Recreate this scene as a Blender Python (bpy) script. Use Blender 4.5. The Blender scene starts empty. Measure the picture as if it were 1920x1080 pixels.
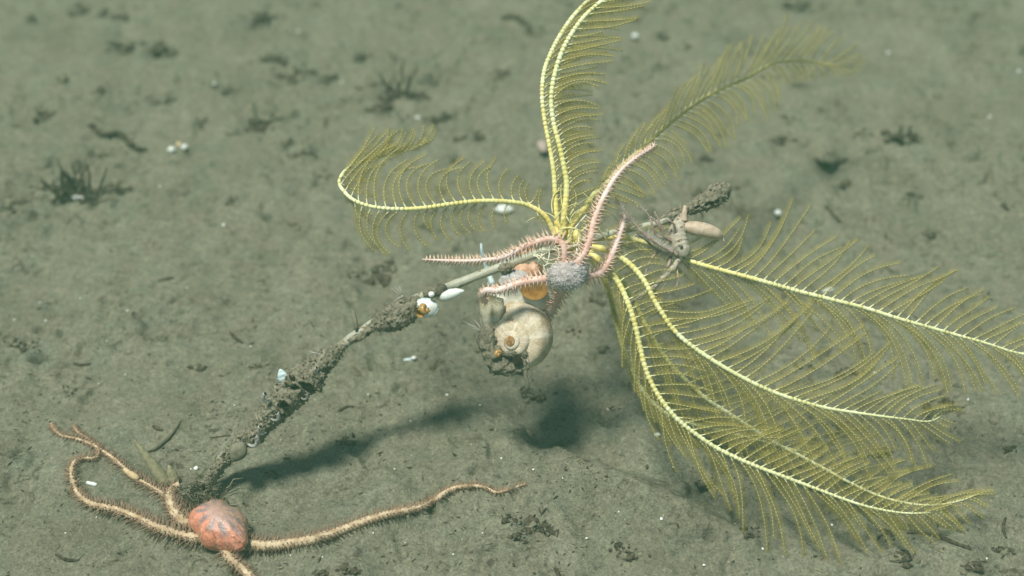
import bpy, bmesh, math, random
import numpy as np
from mathutils import Vector, Matrix, noise as mnoise

random.seed(7)
RNG = np.random.default_rng(11)
SC = bpy.context.scene
COL = SC.collection
R = math.radians

# ------------------------------------------------------------------ camera
PITCH = R(38.0)
CAM = Vector((0.0, -0.75, 0.585))
cd = bpy.data.cameras.new('camera')
cam = bpy.data.objects.new('camera', cd)
COL.objects.link(cam)
cam.location = CAM
cam.rotation_euler = (R(90) - PITCH, 0, 0)
cd.lens = 50; cd.sensor_width = 36
cd.clip_start = 0.01; cd.clip_end = 200
cd.dof.use_dof = True
cd.dof.focus_distance = 0.785
cd.dof.aperture_fstop = 4.5
SC.camera = cam

# ------------------------------------------------------------------ world, sun, exposure
SUN_VEC = Vector((-0.24, -0.12, 0.95)).normalized()      # towards the light
w = bpy.data.worlds.new('World'); SC.world = w; w.use_nodes = True
nt = w.node_tree; nt.nodes.clear()
sky = nt.nodes.new('ShaderNodeTexSky'); sky.sky_type = 'NISHITA'; sky.sun_disc = False
sky.sun_elevation = math.asin(SUN_VEC.z)
sky.sun_rotation = math.atan2(SUN_VEC.x, SUN_VEC.y)
bg = nt.nodes.new('ShaderNodeBackground'); bg.inputs['Strength'].default_value = 0.07
wo = nt.nodes.new('ShaderNodeOutputWorld')
nt.links.new(sky.outputs[0], bg.inputs[0]); nt.links.new(bg.outputs[0], wo.inputs[0])
sd = bpy.data.lights.new('sun', 'SUN'); sd.energy = 4.7; sd.angle = R(11.0); sd.color = (1.0, 0.97, 0.88)
sun = bpy.data.objects.new('sun', sd); COL.objects.link(sun)
sun.location = (0, 0, 3)
sun.rotation_euler = SUN_VEC.to_track_quat('Z', 'Y').to_euler()
SC.view_settings.view_transform = 'Standard'
SC.view_settings.look = 'None'
SC.view_settings.exposure = 0.42
SC.view_settings.gamma = 1.0
SC.cycles.use_denoising = True
SC.cycles.max_bounces = 6
SC.cycles.volume_bounces = 0
SC.cycles.transparent_max_bounces = 6

# ------------------------------------------------------------------ measuring helpers
K = 0.72 / 1920
FW = Vector((0, math.cos(PITCH), -math.sin(PITCH)))
UP = Vector((0, math.sin(PITCH), math.cos(PITCH)))
RT = Vector((1, 0, 0))

def ray(px, py):
    return FW + RT * ((px - 960) * K) + UP * (-(py - 540) * K)

def P(px, py, d):
    return CAM + ray(px, py) * d

# numpy gradient noise
_perm = RNG.permutation(256); _perm = np.concatenate([_perm, _perm, _perm])
_grad = RNG.normal(size=(256, 3)); _grad /= np.linalg.norm(_grad, axis=1)[:, None]
def perlin(p):
    p = np.asarray(p, float)
    i = np.floor(p).astype(int); f = p - i; i &= 255
    u = f * f * f * (f * (f * 6 - 15) + 10)
    out = 0
    for dx in (0, 1):
        wx = u[..., 0] if dx else 1 - u[..., 0]
        for dy in (0, 1):
            wy = u[..., 1] if dy else 1 - u[..., 1]
            for dz in (0, 1):
                wz = u[..., 2] if dz else 1 - u[..., 2]
                h = _perm[_perm[_perm[i[..., 0] + dx] + i[..., 1] + dy] + i[..., 2] + dz]
                g = _grad[h]
                d = g[..., 0] * (f[..., 0] - dx) + g[..., 1] * (f[..., 1] - dy) + g[..., 2] * (f[..., 2] - dz)
                out = out + wx * wy * wz * d
    return out * 1.5

def flat_xy(px, py):
    r = ray(px, py); t = -CAM.z / r.z
    q = CAM + r * t
    return q.x, q.y, t

# dents (negative) and bumps of the mud: pixel of the photo, radius in pixels, height in mm
DENTS = [(235, 88, 20, -9), (296, 95, 17, -8), (300, 110, 30, -3), (610, 145, 16, -7), (545, 140, 26, -5), (490, 38, 20, -5),
         (676, 106, 12, -7), (715, 190, 14, -7), (735, 200, 10, -5), (708, 180, 26, 5), (782, 178, 12, -5), (935, 142, 20, -5), (955, 40, 26, -4),
         (1000, 60, 16, -4), (480, 232, 30, -5), (478, 212, 30, 5), (505, 205, 14, 5), (700, 528, 34, -5), (690, 500, 20, -4), (1555, 300, 24, -8),
         (1520, 270, 20, -4), (1690, 225, 12, -6), (1695, 262, 12, -6), (1675, 245, 18, 4), (1582, 343, 15, -6),
         (1325, 294, 13, -6), (1495, 6, 24, -9), (1695, 362, 16, 5), (1700, 373, 12, -4), (1245, 67, 14, -4), (1570, 800, 24, -4),
         (1650, 846, 20, -5), (1775, 758, 26, -5), (1888, 840, 16, -4), (1625, 860, 30, -3), (660, 340, 20, -3), (650, 370, 16, -4),
         (20, 378, 22, -4), (20, 362, 14, 3), (100, 345, 22, 4), (185, 350, 18, 3), (330, 805, 34, 3), (300, 800, 20, -3),
         (1680, 1035, 60, 5), (1800, 1050, 50, 6), (1690, 1000, 14, 3), (1500, 1030, 60, 4), (1570, 1010, 40, -3), (1860, 950, 40, 4),
         (1900, 1000, 30, -4), (985, 985, 40, -3), (1010, 1000, 22, -3), (950, 990, 20, 3), (1100, 900, 90, 4), (1250, 960, 120, 5),
         (975, 775, 34, -6), (960, 847, 40, 5), (1012, 793, 34, -6), (997, 865, 40, 5), (1049, 811, 34, -6), (1034, 883, 40, 5), (1086, 829, 34, -6), (1071, 901, 40, 5), (1123, 846, 34, -6), (1108, 918, 40, 5), (1160, 863, 34, -6), (1145, 935, 40, 5), (1197, 878, 34, -6), (1182, 950, 40, 5), (1234, 893, 34, -6), (1219, 965, 40, 5), (1271, 907, 34, -6), (1256, 979, 40, 5), (1308, 920, 34, -6), (1293, 992, 40, 5), (1345, 933, 34, -6), (1330, 1005, 40, 5), (1382, 945, 34, -6), (1367, 1017, 40, 5), (1420, 956, 34, -6), (1405, 1028, 40, 5), (1010, 850, 30, -5), (1040, 896, 30, -5), (1070, 942, 30, -5), (1100, 988, 30, -5), (1130, 1034, 30, -5), (1160, 1080, 30, -5), (900, 900, 90, 5), (760, 780, 110, -5), (470, 500, 90, -5), (600, 520, 60, 5), (250, 620, 120, 6), (120, 760, 90, -4), (720, 960, 80, 5), (300, 1040, 90, 4), (360, 940, 26, 5), (395, 965, 16, 3), (440, 600, 110, -2), (520, 560, 60, 3),
         (860, 800, 130, 4), (640, 700, 120, -3), (600, 900, 90, -3), (150, 900, 120, 3), (560, 1060, 60, 3), (670, 1075, 30, 4),
         (760, 860, 60, 3), (330, 690, 40, 2), (1190, 790, 60, 4), (1130, 780, 26, -4), (1820, 640, 90, -4), (1450, 400, 90, -3),
         (1550, 410, 20, -5), (1350, 100, 60, 4), (820, 230, 30, -4), (770, 245, 12, -5), (1150, 700, 40, -3)]
_D = []
for (px, py, rp, hm) in DENTS:
    x, y, t = flat_xy(px, py)
    _D.append((x, y, rp * K * t, hm * 0.001))

def height(x, y):
    x = np.asarray(x, float); y = np.asarray(y, float)
    def n(s, k):
        return perlin(np.stack([x * s + 31.7 * k, y * s + 17.3 * k, np.full_like(x, 0.37 + 1.7 * k)], -1))
    near = np.exp(-((x / 1.6) ** 2 + (y / 1.8) ** 2))
    z = 0.010 * n(3.1, 1) + 0.0050 * n(9, 2) * near + 0.0042 * n(24, 3) * near + 0.0030 * n(60, 4) * near
    big = n(17, 9)
    rough = np.clip(0.55 + 1.5 * big, 0.15, 1.6)
    z = z + rough * near * (0.0013 * n(140, 5) + 0.0011 * n(330, 6))
    lump = np.clip(n(95, 7) - 0.33, 0, 1); z = z + 0.014 * lump * rough * near
    pit = np.clip(n(70, 8) - 0.36, 0, 1); z = z - 0.026 * pit * rough * near
    for (dx, dy, rr, hh) in _D:
        q = ((x - dx) ** 2 + ((y - dy) * 0.8) ** 2) / (rr * rr)
        m = q < 9
        if m.any():
            wob = 1.0
            z = np.where(m, z + hh * np.exp(-q * 1.1) * wob, z)
    return z

def H(x, y):
    return float(height(np.array([x]), np.array([y]))[0])

def G(px, py, lift=0.0):
    """the point of the mud seen at a pixel, raised by lift"""
    r = ray(px, py); t = -CAM.z / r.z
    for _ in range(4):
        q = CAM + r * t
        t = (H(q.x, q.y) - CAM.z) / r.z
    q = CAM + r * t
    return Vector((q.x, q.y, q.z + lift))

def depth_of(p):
    return (p - CAM).dot(FW)

# ------------------------------------------------------------------ materials
def mat(name, c1, c2=None, scale=200, rough=0.6, bump=0.0, bscale=800, sss=0.0, spec=0.3, alpha=None, detail=4, contrast=(0.35, 0.65), transmission=0.0, speck=None):
    m = bpy.data.materials.new(name); m.use_nodes = True
    t = m.node_tree; b = t.nodes['Principled BSDF']
    b.inputs['Roughness'].default_value = rough
    b.inputs['Specular IOR Level'].default_value = spec
    g = t.nodes.new('ShaderNodeNewGeometry')
    if c2 is None:
        c2 = tuple(min(1, c * 1.25 + 0.01) for c in c1)
    n = t.nodes.new('ShaderNodeTexNoise'); n.inputs['Scale'].default_value = scale; n.inputs['Detail'].default_value = detail
    t.links.new(g.outputs['Position'], n.inputs['Vector'])
    r = t.nodes.new('ShaderNodeValToRGB')
    r.color_ramp.elements[0].position = contrast[0]; r.color_ramp.elements[1].position = contrast[1]
    r.color_ramp.elements[0].color = (*c1, 1); r.color_ramp.elements[1].color = (*c2, 1)
    t.links.new(n.outputs['Fac'], r.inputs[0])
    out = r.outputs[0]
    if speck:
        col, sc, th = speck
        n3 = t.nodes.new('ShaderNodeTexNoise'); n3.inputs['Scale'].default_value = sc; n3.inputs['Detail'].default_value = 2
        t.links.new(g.outputs['Position'], n3.inputs['Vector'])
        rr = t.nodes.new('ShaderNodeValToRGB')
        rr.color_ramp.elements[0].position = th; rr.color_ramp.elements[1].position = th + 0.05
        t.links.new(n3.outputs['Fac'], rr.inputs[0])
        mx = t.nodes.new('ShaderNodeMix'); mx.data_type = 'RGBA'
        t.links.new(rr.outputs[0], mx.inputs[0]); t.links.new(out, mx.inputs[6]); mx.inputs[7].default_value = (*col, 1)
        out = mx.outputs[2]
    t.links.new(out, b.inputs['Base Color'])
    if bump:
        n2 = t.nodes.new('ShaderNodeTexNoise'); n2.inputs['Scale'].default_value = bscale; n2.inputs['Detail'].default_value = 5
        t.links.new(g.outputs['Position'], n2.inputs['Vector'])
        bp = t.nodes.new('ShaderNodeBump'); bp.inputs['Strength'].default_value = bump; bp.inputs['Distance'].default_value = 0.001
        t.links.new(n2.outputs['Fac'], bp.inputs['Height']); t.links.new(bp.outputs[0], b.inputs['Normal'])
    if sss:
        b.inputs['Subsurface Weight'].default_value = sss
        b.inputs['Subsurface Scale'].default_value = 0.003
    if alpha is not None:
        b.inputs['Alpha'].default_value = alpha
    if transmission:
        b.inputs['Transmission Weight'].default_value = transmission
    return m

M = {}
M['arm'] = mat('feather_arm_yellow', (0.68, 0.62, 0.20), (0.80, 0.78, 0.36), 160, 0.5, 0.25, 1500)
M['arm_pale'] = mat('feather_arm_pale', (0.68, 0.70, 0.34), (0.80, 0.84, 0.52), 160, 0.5, 0.25, 1500)
M['arm_joint'] = mat('feather_arm_joint', (0.42, 0.36, 0.10), (0.52, 0.46, 0.16), 160, 0.5)
M['arm_base'] = mat('feather_arm_base', (0.74, 0.62, 0.17), (0.86, 0.78, 0.32), 300, 0.5, 0.2, 1500)
M['bead'] = mat('pinnule_bead', (0.70, 0.69, 0.36), (0.82, 0.83, 0.52), 300, 0.5)
M['thread'] = mat('pinnule_thread', (0.28, 0.24, 0.065), (0.36, 0.31, 0.095), 300, 0.6)
M['feet'] = mat('tube_feet_olive', (0.25, 0.215, 0.04), (0.33, 0.285, 0.065), 200, 0.7, alpha=0.68)
M['cirrus'] = mat('cirrus_cream', (0.60, 0.60, 0.42), (0.72, 0.72, 0.55), 400, 0.4)
M['stalk'] = mat('stalk_grey', (0.34, 0.34, 0.25), (0.50, 0.51, 0.40), 120, 0.45, 0.3, 900, speck=((0.24, 0.17, 0.09), 160, 0.62))
M['crust'] = mat('sediment_crust', (0.20, 0.182, 0.126), (0.38, 0.355, 0.255), 500, 0.95, 1.0, 2500, spec=0.05, speck=((0.06, 0.045, 0.03), 300, 0.64))
M['crust2'] = mat('sediment_crust_fine', (0.19, 0.175, 0.12), (0.31, 0.29, 0.21), 600, 0.95, 1.0, 3000, spec=0.05)
M['frond'] = mat('olive_frond', (0.24, 0.225, 0.13), (0.36, 0.34, 0.21), 350, 0.95, 0.8, 2500, spec=0.05)
M['dark'] = mat('burrow_shade', (0.02, 0.015, 0.01), (0.035, 0.026, 0.018), 300, 0.95, spec=0.05)  # near-black colour standing in for the shade inside holes and mouths
M['debris'] = mat('debris_dark', (0.055, 0.048, 0.032), (0.15, 0.13, 0.09), 350, 0.95, 1.0, 2500, spec=0.05)
M['debris2'] = mat('debris_olive', (0.17, 0.165, 0.11), (0.27, 0.26, 0.18), 350, 0.95, 0.8, 2500, spec=0.05)
M['pink'] = mat('brittle_pink', (0.64, 0.39, 0.30), (0.80, 0.60, 0.51), 260, 0.5, 0.3, 1500, sss=0.1)
M['pink_pale'] = mat('brittle_pale_pink', (0.74, 0.57, 0.51), (0.82, 0.70, 0.63), 260, 0.5, 0.3, 1500)
M['pink_spine'] = mat('brittle_spine', (0.70, 0.46, 0.33), (0.78, 0.60, 0.46), 300, 0.45)
M['grey_disc'] = mat('grey_fuzzy_disc', (0.36, 0.31, 0.29), (0.58, 0.55, 0.53), 330, 0.8, 0.8, 2200)
M['grey_hair'] = mat('grey_disc_spinelet', (0.60, 0.58, 0.55), (0.74, 0.73, 0.69), 330, 0.6)
M['cream'] = mat('brittle_cream', (0.36, 0.25, 0.14), (0.66, 0.54, 0.36), 230, 0.6, 0.5, 1800)
M['cream_spine'] = mat('brittle_brown_spine', (0.20, 0.13, 0.085), (0.34, 0.23, 0.15), 300, 0.6)
M['shell_lip'] = mat('shell_lip', (0.42, 0.36, 0.23), (0.66, 0.63, 0.48), 240, 0.5, 0.7, 1200, detail=6)
M['flesh'] = mat('snail_flesh', (0.55, 0.52, 0.42), (0.68, 0.66, 0.55), 150, 0.35, 0.2, 900, sss=0.2)
M['flesh_grey'] = mat('snail_flesh_grey', (0.36, 0.37, 0.37), (0.52, 0.52, 0.50), 150, 0.3, 0.2, 900, sss=0.2)
M['flesh_orange'] = mat('snail_flesh_orange', (0.50, 0.28, 0.17), (0.64, 0.44, 0.30), 180, 0.4, 0.2, 900, sss=0.2)
M['amber'] = mat('operculum_amber', (0.30, 0.14, 0.03), (0.48, 0.26, 0.07), 250, 0.3, 0.3, 900)
M['gold'] = mat('golden_shell', (0.34, 0.19, 0.05), (0.50, 0.31, 0.10), 350, 0.18, 0.0, spec=0.6)
M['white'] = mat('white_shell', (0.68, 0.74, 0.68), (0.86, 0.90, 0.84), 250, 0.4, 0.2, 900)
M['bluewhite'] = mat('pale_blue_tube', (0.46, 0.60, 0.60), (0.60, 0.72, 0.72), 250, 0.4)
M['bubble'] = mat('glassy_tube', (0.22, 0.21, 0.18), (0.50, 0.50, 0.46), 500, 0.12, spec=0.7)
M['amphipod'] = mat('crustacean_speckled', (0.32, 0.30, 0.22), (0.52, 0.48, 0.37), 420, 0.5, 0.5, 1800, speck=((0.20, 0.10, 0.08), 500, 0.60))
M['amphipod_belly'] = mat('crustacean_abdomen', (0.44, 0.34, 0.24), (0.60, 0.50, 0.37), 330, 0.45, 0.4, 1500)
M['amphipod_leg'] = mat('crustacean_leg', (0.27, 0.17, 0.13), (0.40, 0.33, 0.27), 300, 0.5)
M['seta'] = mat('seta_grey', (0.36, 0.34, 0.30), (0.46, 0.45, 0.40), 300, 0.5)
M['eye'] = mat('black_eye', (0.006, 0.006, 0.008), (0.01, 0.01, 0.012), 300, 0.15, spec=0.6)
M['rosy'] = mat('rosy_shell', (0.34, 0.27, 0.21), (0.44, 0.37, 0.30), 250, 0.6)
M['tan'] = mat('tan_shell', (0.50, 0.37, 0.19), (0.62, 0.50, 0.30), 250, 0.6)

def disc_material():
    m = bpy.data.materials.new('orange_disc'); m.use_nodes = True
    t = m.node_tree; b = t.nodes['Principled BSDF']; b.inputs['Roughness'].default_value = 0.33
    r = t.nodes.new('ShaderNodeAttribute'); r.attribute_name = 'pigment'
    g = t.nodes.new('ShaderNodeNewGeometry')
    n3 = t.nodes.new('ShaderNodeTexNoise'); n3.inputs['Scale'].default_value = 1500
    t.links.new(g.outputs['Position'], n3.inputs['Vector'])
    mx = t.nodes.new('ShaderNodeMix'); mx.data_type = 'RGBA'; mx.blend_type = 'OVERLAY'; mx.inputs[0].default_value = 0.35
    t.links.new(r.outputs[0], mx.inputs[6]); t.links.new(n3.outputs['Fac'], mx.inputs[7])
    t.links.new(mx.outputs[2], b.inputs['Base Color'])
    bp = t.nodes.new('ShaderNodeBump'); bp.inputs['Strength'].default_value = 0.3; bp.inputs['Distance'].default_value = 0.001
    t.links.new(n3.outputs['Fac'], bp.inputs['Height']); t.links.new(bp.outputs[0], b.inputs['Normal'])
    return m
M['orange_disc'] = disc_material()

def shell_material():
    m = bpy.data.materials.new('shell_tan'); m.use_nodes = True
    t = m.node_tree; b = t.nodes['Principled BSDF']; b.inputs['Roughness'].default_value = 0.55; b.inputs['Specular IOR Level'].default_value = 0.25
    a = t.nodes.new('ShaderNodeAttribute'); a.attribute_name = 'pigment'
    g = t.nodes.new('ShaderNodeNewGeometry')
    n = t.nodes.new('ShaderNodeTexNoise'); n.inputs['Scale'].default_value = 900; n.inputs['Detail'].default_value = 5
    t.links.new(g.outputs['Position'], n.inputs['Vector'])
    mx = t.nodes.new('ShaderNodeMix'); mx.data_type = 'RGBA'; mx.blend_type = 'OVERLAY'; mx.inputs[0].default_value = 0.6
    t.links.new(a.outputs['Color'], mx.inputs[6]); t.links.new(n.outputs['Fac'], mx.inputs[7]); t.links.new(mx.outputs[2], b.inputs['Base Color'])
    bp = t.nodes.new('ShaderNodeBump'); bp.inputs['Strength'].default_value = 0.5; bp.inputs['Distance'].default_value = 0.0008
    t.links.new(n.outputs['Fac'], bp.inputs['Height']); t.links.new(bp.outputs[0], b.inputs['Normal'])
    return m

def mud_material():
    m = bpy.data.materials.new('olive_mud'); m.use_nodes = True
    t = m.node_tree; b = t.nodes['Principled BSDF']
    b.inputs['Roughness'].default_value = 0.95; b.inputs['Specular IOR Level'].default_value = 0.08
    g = t.nodes.new('ShaderNodeNewGeometry')
    def noise(sc, det, rough=0.55, dist=0.0):
        n = t.nodes.new('ShaderNodeTexNoise'); n.inputs['Scale'].default_value = sc; n.inputs['Detail'].default_value = det
        n.inputs['Roughness'].default_value = rough; n.inputs['Distortion'].default_value = dist
        t.links.new(g.outputs['Position'], n.inputs['Vector']); return n
    def ramp(src, stops):
        r = t.nodes.new('ShaderNodeValToRGB'); e = r.color_ramp.elements
        e[0].position, e[0].color = stops[0][0], (*stops[0][1], 1)
        e[1].position, e[1].color = stops[-1][0], (*stops[-1][1], 1)
        for p, c in stops[1:-1]:
            x = e.new(p); x.color = (*c, 1)
        t.links.new(src, r.inputs[0]); return r
    def mix(fac, a, bb, mode='MIX'):
        x = t.nodes.new('ShaderNodeMix'); x.data_type = 'RGBA'; x.blend_type = mode
        if isinstance(fac, float): x.inputs[0].default_value = fac
        else: t.links.new(fac, x.inputs[0])
        for s, v in ((6, a), (7, bb)):
            if isinstance(v, tuple): x.inputs[s].default_value = (*v, 1)
            else: t.links.new(v, x.inputs[s])
        return x.outputs[2]
    base = ramp(noise(16, 6, 0.65).outputs['Fac'], [(0.26, (0.140, 0.140, 0.096)), (0.46, (0.202, 0.203, 0.146)), (0.74, (0.256, 0.260, 0.190))]).outputs[0]
    hue = ramp(noise(55, 4, 0.6).outputs['Fac'], [(0.42, (0, 0, 0)), (0.66, (0.6, 0.6, 0.6))]).outputs[0]
    base = mix(hue, base, (0.200, 0.180, 0.132))
    hue2 = ramp(noise(38, 3, 0.6, 0.5).outputs['Fac'], [(0.50, (0, 0, 0)), (0.72, (0.4, 0.4, 0.4))]).outputs[0]
    base = mix(hue2, base, (0.165, 0.195, 0.150))
    fine = ramp(noise(260, 6, 0.7).outputs['Fac'], [(0.3, (0.30, 0.30, 0.30)), (0.72, (0.72, 0.71, 0.69))]).outputs[0]
    c = mix(0.8, base, fine, 'OVERLAY')
    grain = ramp(noise(800, 4, 0.75).outputs['Fac'], [(0.30, (0.27, 0.27, 0.27)), (0.70, (0.75, 0.75, 0.73))]).outputs[0]
    c = mix(0.95, c, grain, 'OVERLAY')
    # dark organic flecks, thicker in some patches
    fl = noise(150, 5, 0.65, 0.8); pt = noise(14, 3)
    mm = t.nodes.new('ShaderNodeMath'); mm.operation = 'MULTIPLY_ADD'; mm.inputs[1].default_value = 0.45
    t.links.new(pt.outputs['Fac'], mm.inputs[0]); t.links.new(fl.outputs['Fac'], mm.inputs[2])
    dk = ramp(mm.outputs[0], [(0.80, (0, 0, 0)), (0.93, (0.75, 0.75, 0.75))]).outputs[0]
    c = mix(dk, c, (0.058, 0.048, 0.034))
    # pale grains
    vo = t.nodes.new('ShaderNodeTexVoronoi'); vo.inputs['Scale'].default_value = 260
    t.links.new(g.outputs['Position'], vo.inputs['Vector'])
    ra = t.nodes.new('ShaderNodeMath'); ra.operation = 'LESS_THAN'; ra.inputs[1].default_value = 0.085
    t.links.new(vo.outputs['Distance'], ra.inputs[0])
    sp = t.nodes.new('ShaderNodeSeparateColor'); t.links.new(vo.outputs['Color'], sp.inputs[0])
    rb = t.nodes.new('ShaderNodeMath'); rb.operation = 'GREATER_THAN'; rb.inputs[1].default_value = 0.86
    t.links.new(sp.outputs[0], rb.inputs[0])
    rc = t.nodes.new('ShaderNodeMath'); rc.operation = 'MULTIPLY'
    t.links.new(ra.outputs[0], rc.inputs[0]); t.links.new(rb.outputs[0], rc.inputs[1])
    c = mix(rc.outputs[0], c, (0.55, 0.58, 0.52))
    t.links.new(c, b.inputs['Base Color'])
    b1 = t.nodes.new('ShaderNodeBump'); b1.inputs['Strength'].default_value = 1.0; b1.inputs['Distance'].default_value = 0.0018
    t.links.new(noise(520, 6, 0.72).outputs['Fac'], b1.inputs['Height'])
    t.links.new(b1.outputs[0], b.inputs['Normal'])
    return m
M['mud'] = mud_material()
M['shell'] = shell_material()

# ------------------------------------------------------------------ mesh helpers
class MB:
    """collects shapes; build() links them as one mesh object"""
    def __init__(s): s.v = []; s.f = []; s.m = []
    def tube(s, pts, rad, n=8, mi=0, cap=True, mfun=None, squash=None):
        pts = [Vector(p) for p in pts]; k = len(pts); base = len(s.v)
        if not hasattr(rad, '__len__'): rad = [rad] * k
        t0 = (pts[1] - pts[0]).normalized()
        nrm = t0.orthogonal().normalized()
        for i in range(k):
            t = (pts[min(i + 1, k - 1)] - pts[max(i - 1, 0)])
            t = t.normalized() if t.length > 1e-9 else t0
            nrm = nrm - t * nrm.dot(t)
            nrm = nrm.normalized() if nrm.length > 1e-9 else t.orthogonal().normalized()
            bn = t.cross(nrm)
            for j in range(n):
                a = 2 * math.pi * j / n
                s.v.append(pts[i] + (nrm * math.cos(a) + bn * math.sin(a)) * rad[i])
        for i in range(k - 1):
            mm = mfun(i) if mfun else mi
            for j in range(n):
                a = base + i * n + j; b = base + i * n + (j + 1) % n
                s.f.append((a, b, b + n, a + n)); s.m.append(mm)
        if cap:
            s.f.append(tuple(base + j for j in reversed(range(n)))); s.m.append(mfun(0) if mfun else mi)
            s.f.append(tuple(base + (k - 1) * n + j for j in range(n))); s.m.append(mfun(k - 2) if mfun else mi)
    def spike(s, p, d, r, mi=0):
        """a three sided cone from p to p+d"""
        d = Vector(d); a = d.orthogonal().normalized(); b = d.normalized().cross(a); base = len(s.v); p = Vector(p)
        for k in range(3):
            g = 2.094 * k
            s.v.append(p + (a * math.cos(g) + b * math.sin(g)) * r)
        s.v.append(p + d)
        for k in range(3):
            s.f.append((base + k, base + (k + 1) % 3, base + 3)); s.m.append(mi)
    def tri(s, a, b, c, mi=0):
        base = len(s.v); s.v += [a, b, c]; s.f.append((base, base + 1, base + 2)); s.m.append(mi)
    def octa(s, p, ax, l, r, mi=0):
        ax = ax.normalized(); a = ax.orthogonal().normalized(); b = ax.cross(a); base = len(s.v)
        s.v += [p - ax * l, p + a * r, p + b * r, p - a * r, p - b * r, p + ax * l]
        for k in range(4):
            i, j = base + 1 + k, base + 1 + (k + 1) % 4
            s.f.append((base, j, i)); s.f.append((base + 5, i, j)); s.m += [mi, mi]
    def blob(s, c, axes, sub=4, amp=0.15, freq=1.5, mi=0, seed=0.0, octs=3, fine=0.0, ffreq=8):
        bm = bmesh.new(); bmesh.ops.create_icosphere(bm, subdivisions=sub, radius=1); base = len(s.v)
        co = np.array([v.co[:] for v in bm.verts])
        nz = np.zeros(len(co)); f = freq; a = amp
        for o in range(octs):
            nz += a * perlin(co * f + 13.1 * seed + 5.7 * o + 40.0); f *= 2.1; a *= 0.5
        if fine: nz += fine * perlin(co * ffreq + 3.3 * seed + 60.0)
        co = co * (1 + nz)[:, None]
        A = np.array([list(axes[0]), list(axes[1]), list(axes[2])])
        co = co @ A + np.array(list(c))
        s.v += [tuple(r) for r in co]
        for f in bm.faces:
            s.f.append(tuple(base + v.index for v in f.verts)); s.m.append(mi)
        bm.free()
    def build(s, name, mats, parent=None, smooth=True):
        me = bpy.data.meshes.new(name)
        me.from_pydata([tuple(v) for v in s.v], [], s.f)
        if not isinstance(mats, (list, tuple)): mats = [mats]
        for m in mats: me.materials.append(m)
        if len(mats) > 1: me.polygons.foreach_set('material_index', s.m)
        if smooth: me.polygons.foreach_set('use_smooth', [True] * len(me.polygons))
        me.update()
        o = bpy.data.objects.new(name, me); COL.objects.link(o)
        if parent is not None:
            o.parent = parent
            o.matrix_parent_inverse = parent_matrix(parent).inverted()
        return o

def parent_matrix(o):
    m = Matrix.LocRotScale(o.location, o.rotation_euler, o.scale)
    return parent_matrix(o.parent) @ o.matrix_parent_inverse @ m if o.parent else m

def tag(o, label, cat, group=None):
    o['label'] = label; o['category'] = cat
    if group: o['group'] = group
    return o

def thing(name, loc, label, cat, group=None):
    o = bpy.data.objects.new(name, None); COL.objects.link(o)
    o.location = loc; o.empty_display_size = 0.01
    return tag(o, label, cat, group)

def crom(pts, t):
    """Catmull-Rom through tuples, t = index as a float"""
    n = len(pts); i = min(max(int(math.floor(t)), 0), n - 2); f = t - i
    p0 = pts[max(i - 1, 0)]; p1 = pts[i]; p2 = pts[i + 1]; p3 = pts[min(i + 2, n - 1)]
    return tuple(0.5 * ((2 * b) + (c - a) * f + (2 * a - 5 * b + 4 * c - d) * f * f + (3 * b - a - 3 * c + d) * f ** 3)
                 for a, b, c, d in zip(p0, p1, p2, p3))

def resample(pts, step):
    """even steps (in pixels) along the curve: list of (t, tuple)"""
    dense = []; n = len(pts)
    for i in range((n - 1) * 24 + 1):
        t = i / 24; dense.append((t, crom(pts, t)))
    out = [dense[0]]; acc = 0
    for a, b in zip(dense, dense[1:]):
        acc += math.hypot(b[1][0] - a[1][0], b[1][1] - a[1][1]) + 900 * abs(b[1][2] - a[1][2])
        if acc >= step: out.append(b); acc = 0
    return out

def lerp_rows(rows, t):
    if t <= rows[0][0]: return rows[0][1:]
    for a, b in zip(rows, rows[1:]):
        if t <= b[0]:
            f = (t - a[0]) / (b[0] - a[0]); return tuple(x + (y - x) * f for x, y in zip(a[1:], b[1:]))
    return rows[-1][1:]

# ------------------------------------------------------------------ the seabed
def seabed():
    xs = np.arange(-0.62, 0.6201, 0.00135); ys = np.arange(-0.24, 0.62, 0.00135)
    def ext(a):
        step = a[1] - a[0]; lo = []; hi = []; s = step; x = a[0]; y = a[-1]
        while y < 15:
            s *= 1.22; x -= s; y += s; lo.append(x); hi.append(y)
        return np.concatenate([lo[::-1], a, hi])
    xs = ext(xs); ys = ext(ys)
    X, Y = np.meshgrid(xs, ys); Z = height(X, Y)
    nx, ny = len(xs), len(ys)
    co = np.stack([X, Y, Z], -1).reshape(-1, 3).astype(np.float32)
    i = (np.arange(ny - 1)[:, None] * nx + np.arange(nx - 1)[None, :]).reshape(-1)
    q = np.stack([i, i + 1, i + 1 + nx, i + nx], -1).astype(np.int32)
    me = bpy.data.meshes.new('seabed')
    me.vertices.add(len(co)); me.vertices.foreach_set('co', co.reshape(-1))
    me.loops.add(q.size); me.loops.foreach_set('vertex_index', q.reshape(-1))
    me.polygons.add(len(q)); me.polygons.foreach_set('loop_start', np.arange(len(q), dtype=np.int32) * 4)
    me.update(calc_edges=True)
    me.polygons.foreach_set('use_smooth', np.ones(len(q), bool))
    me.materials.append(M['mud'])
    o = bpy.data.objects.new('seabed', me); COL.objects.link(o); o['kind'] = 'structure'
seabed()

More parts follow.
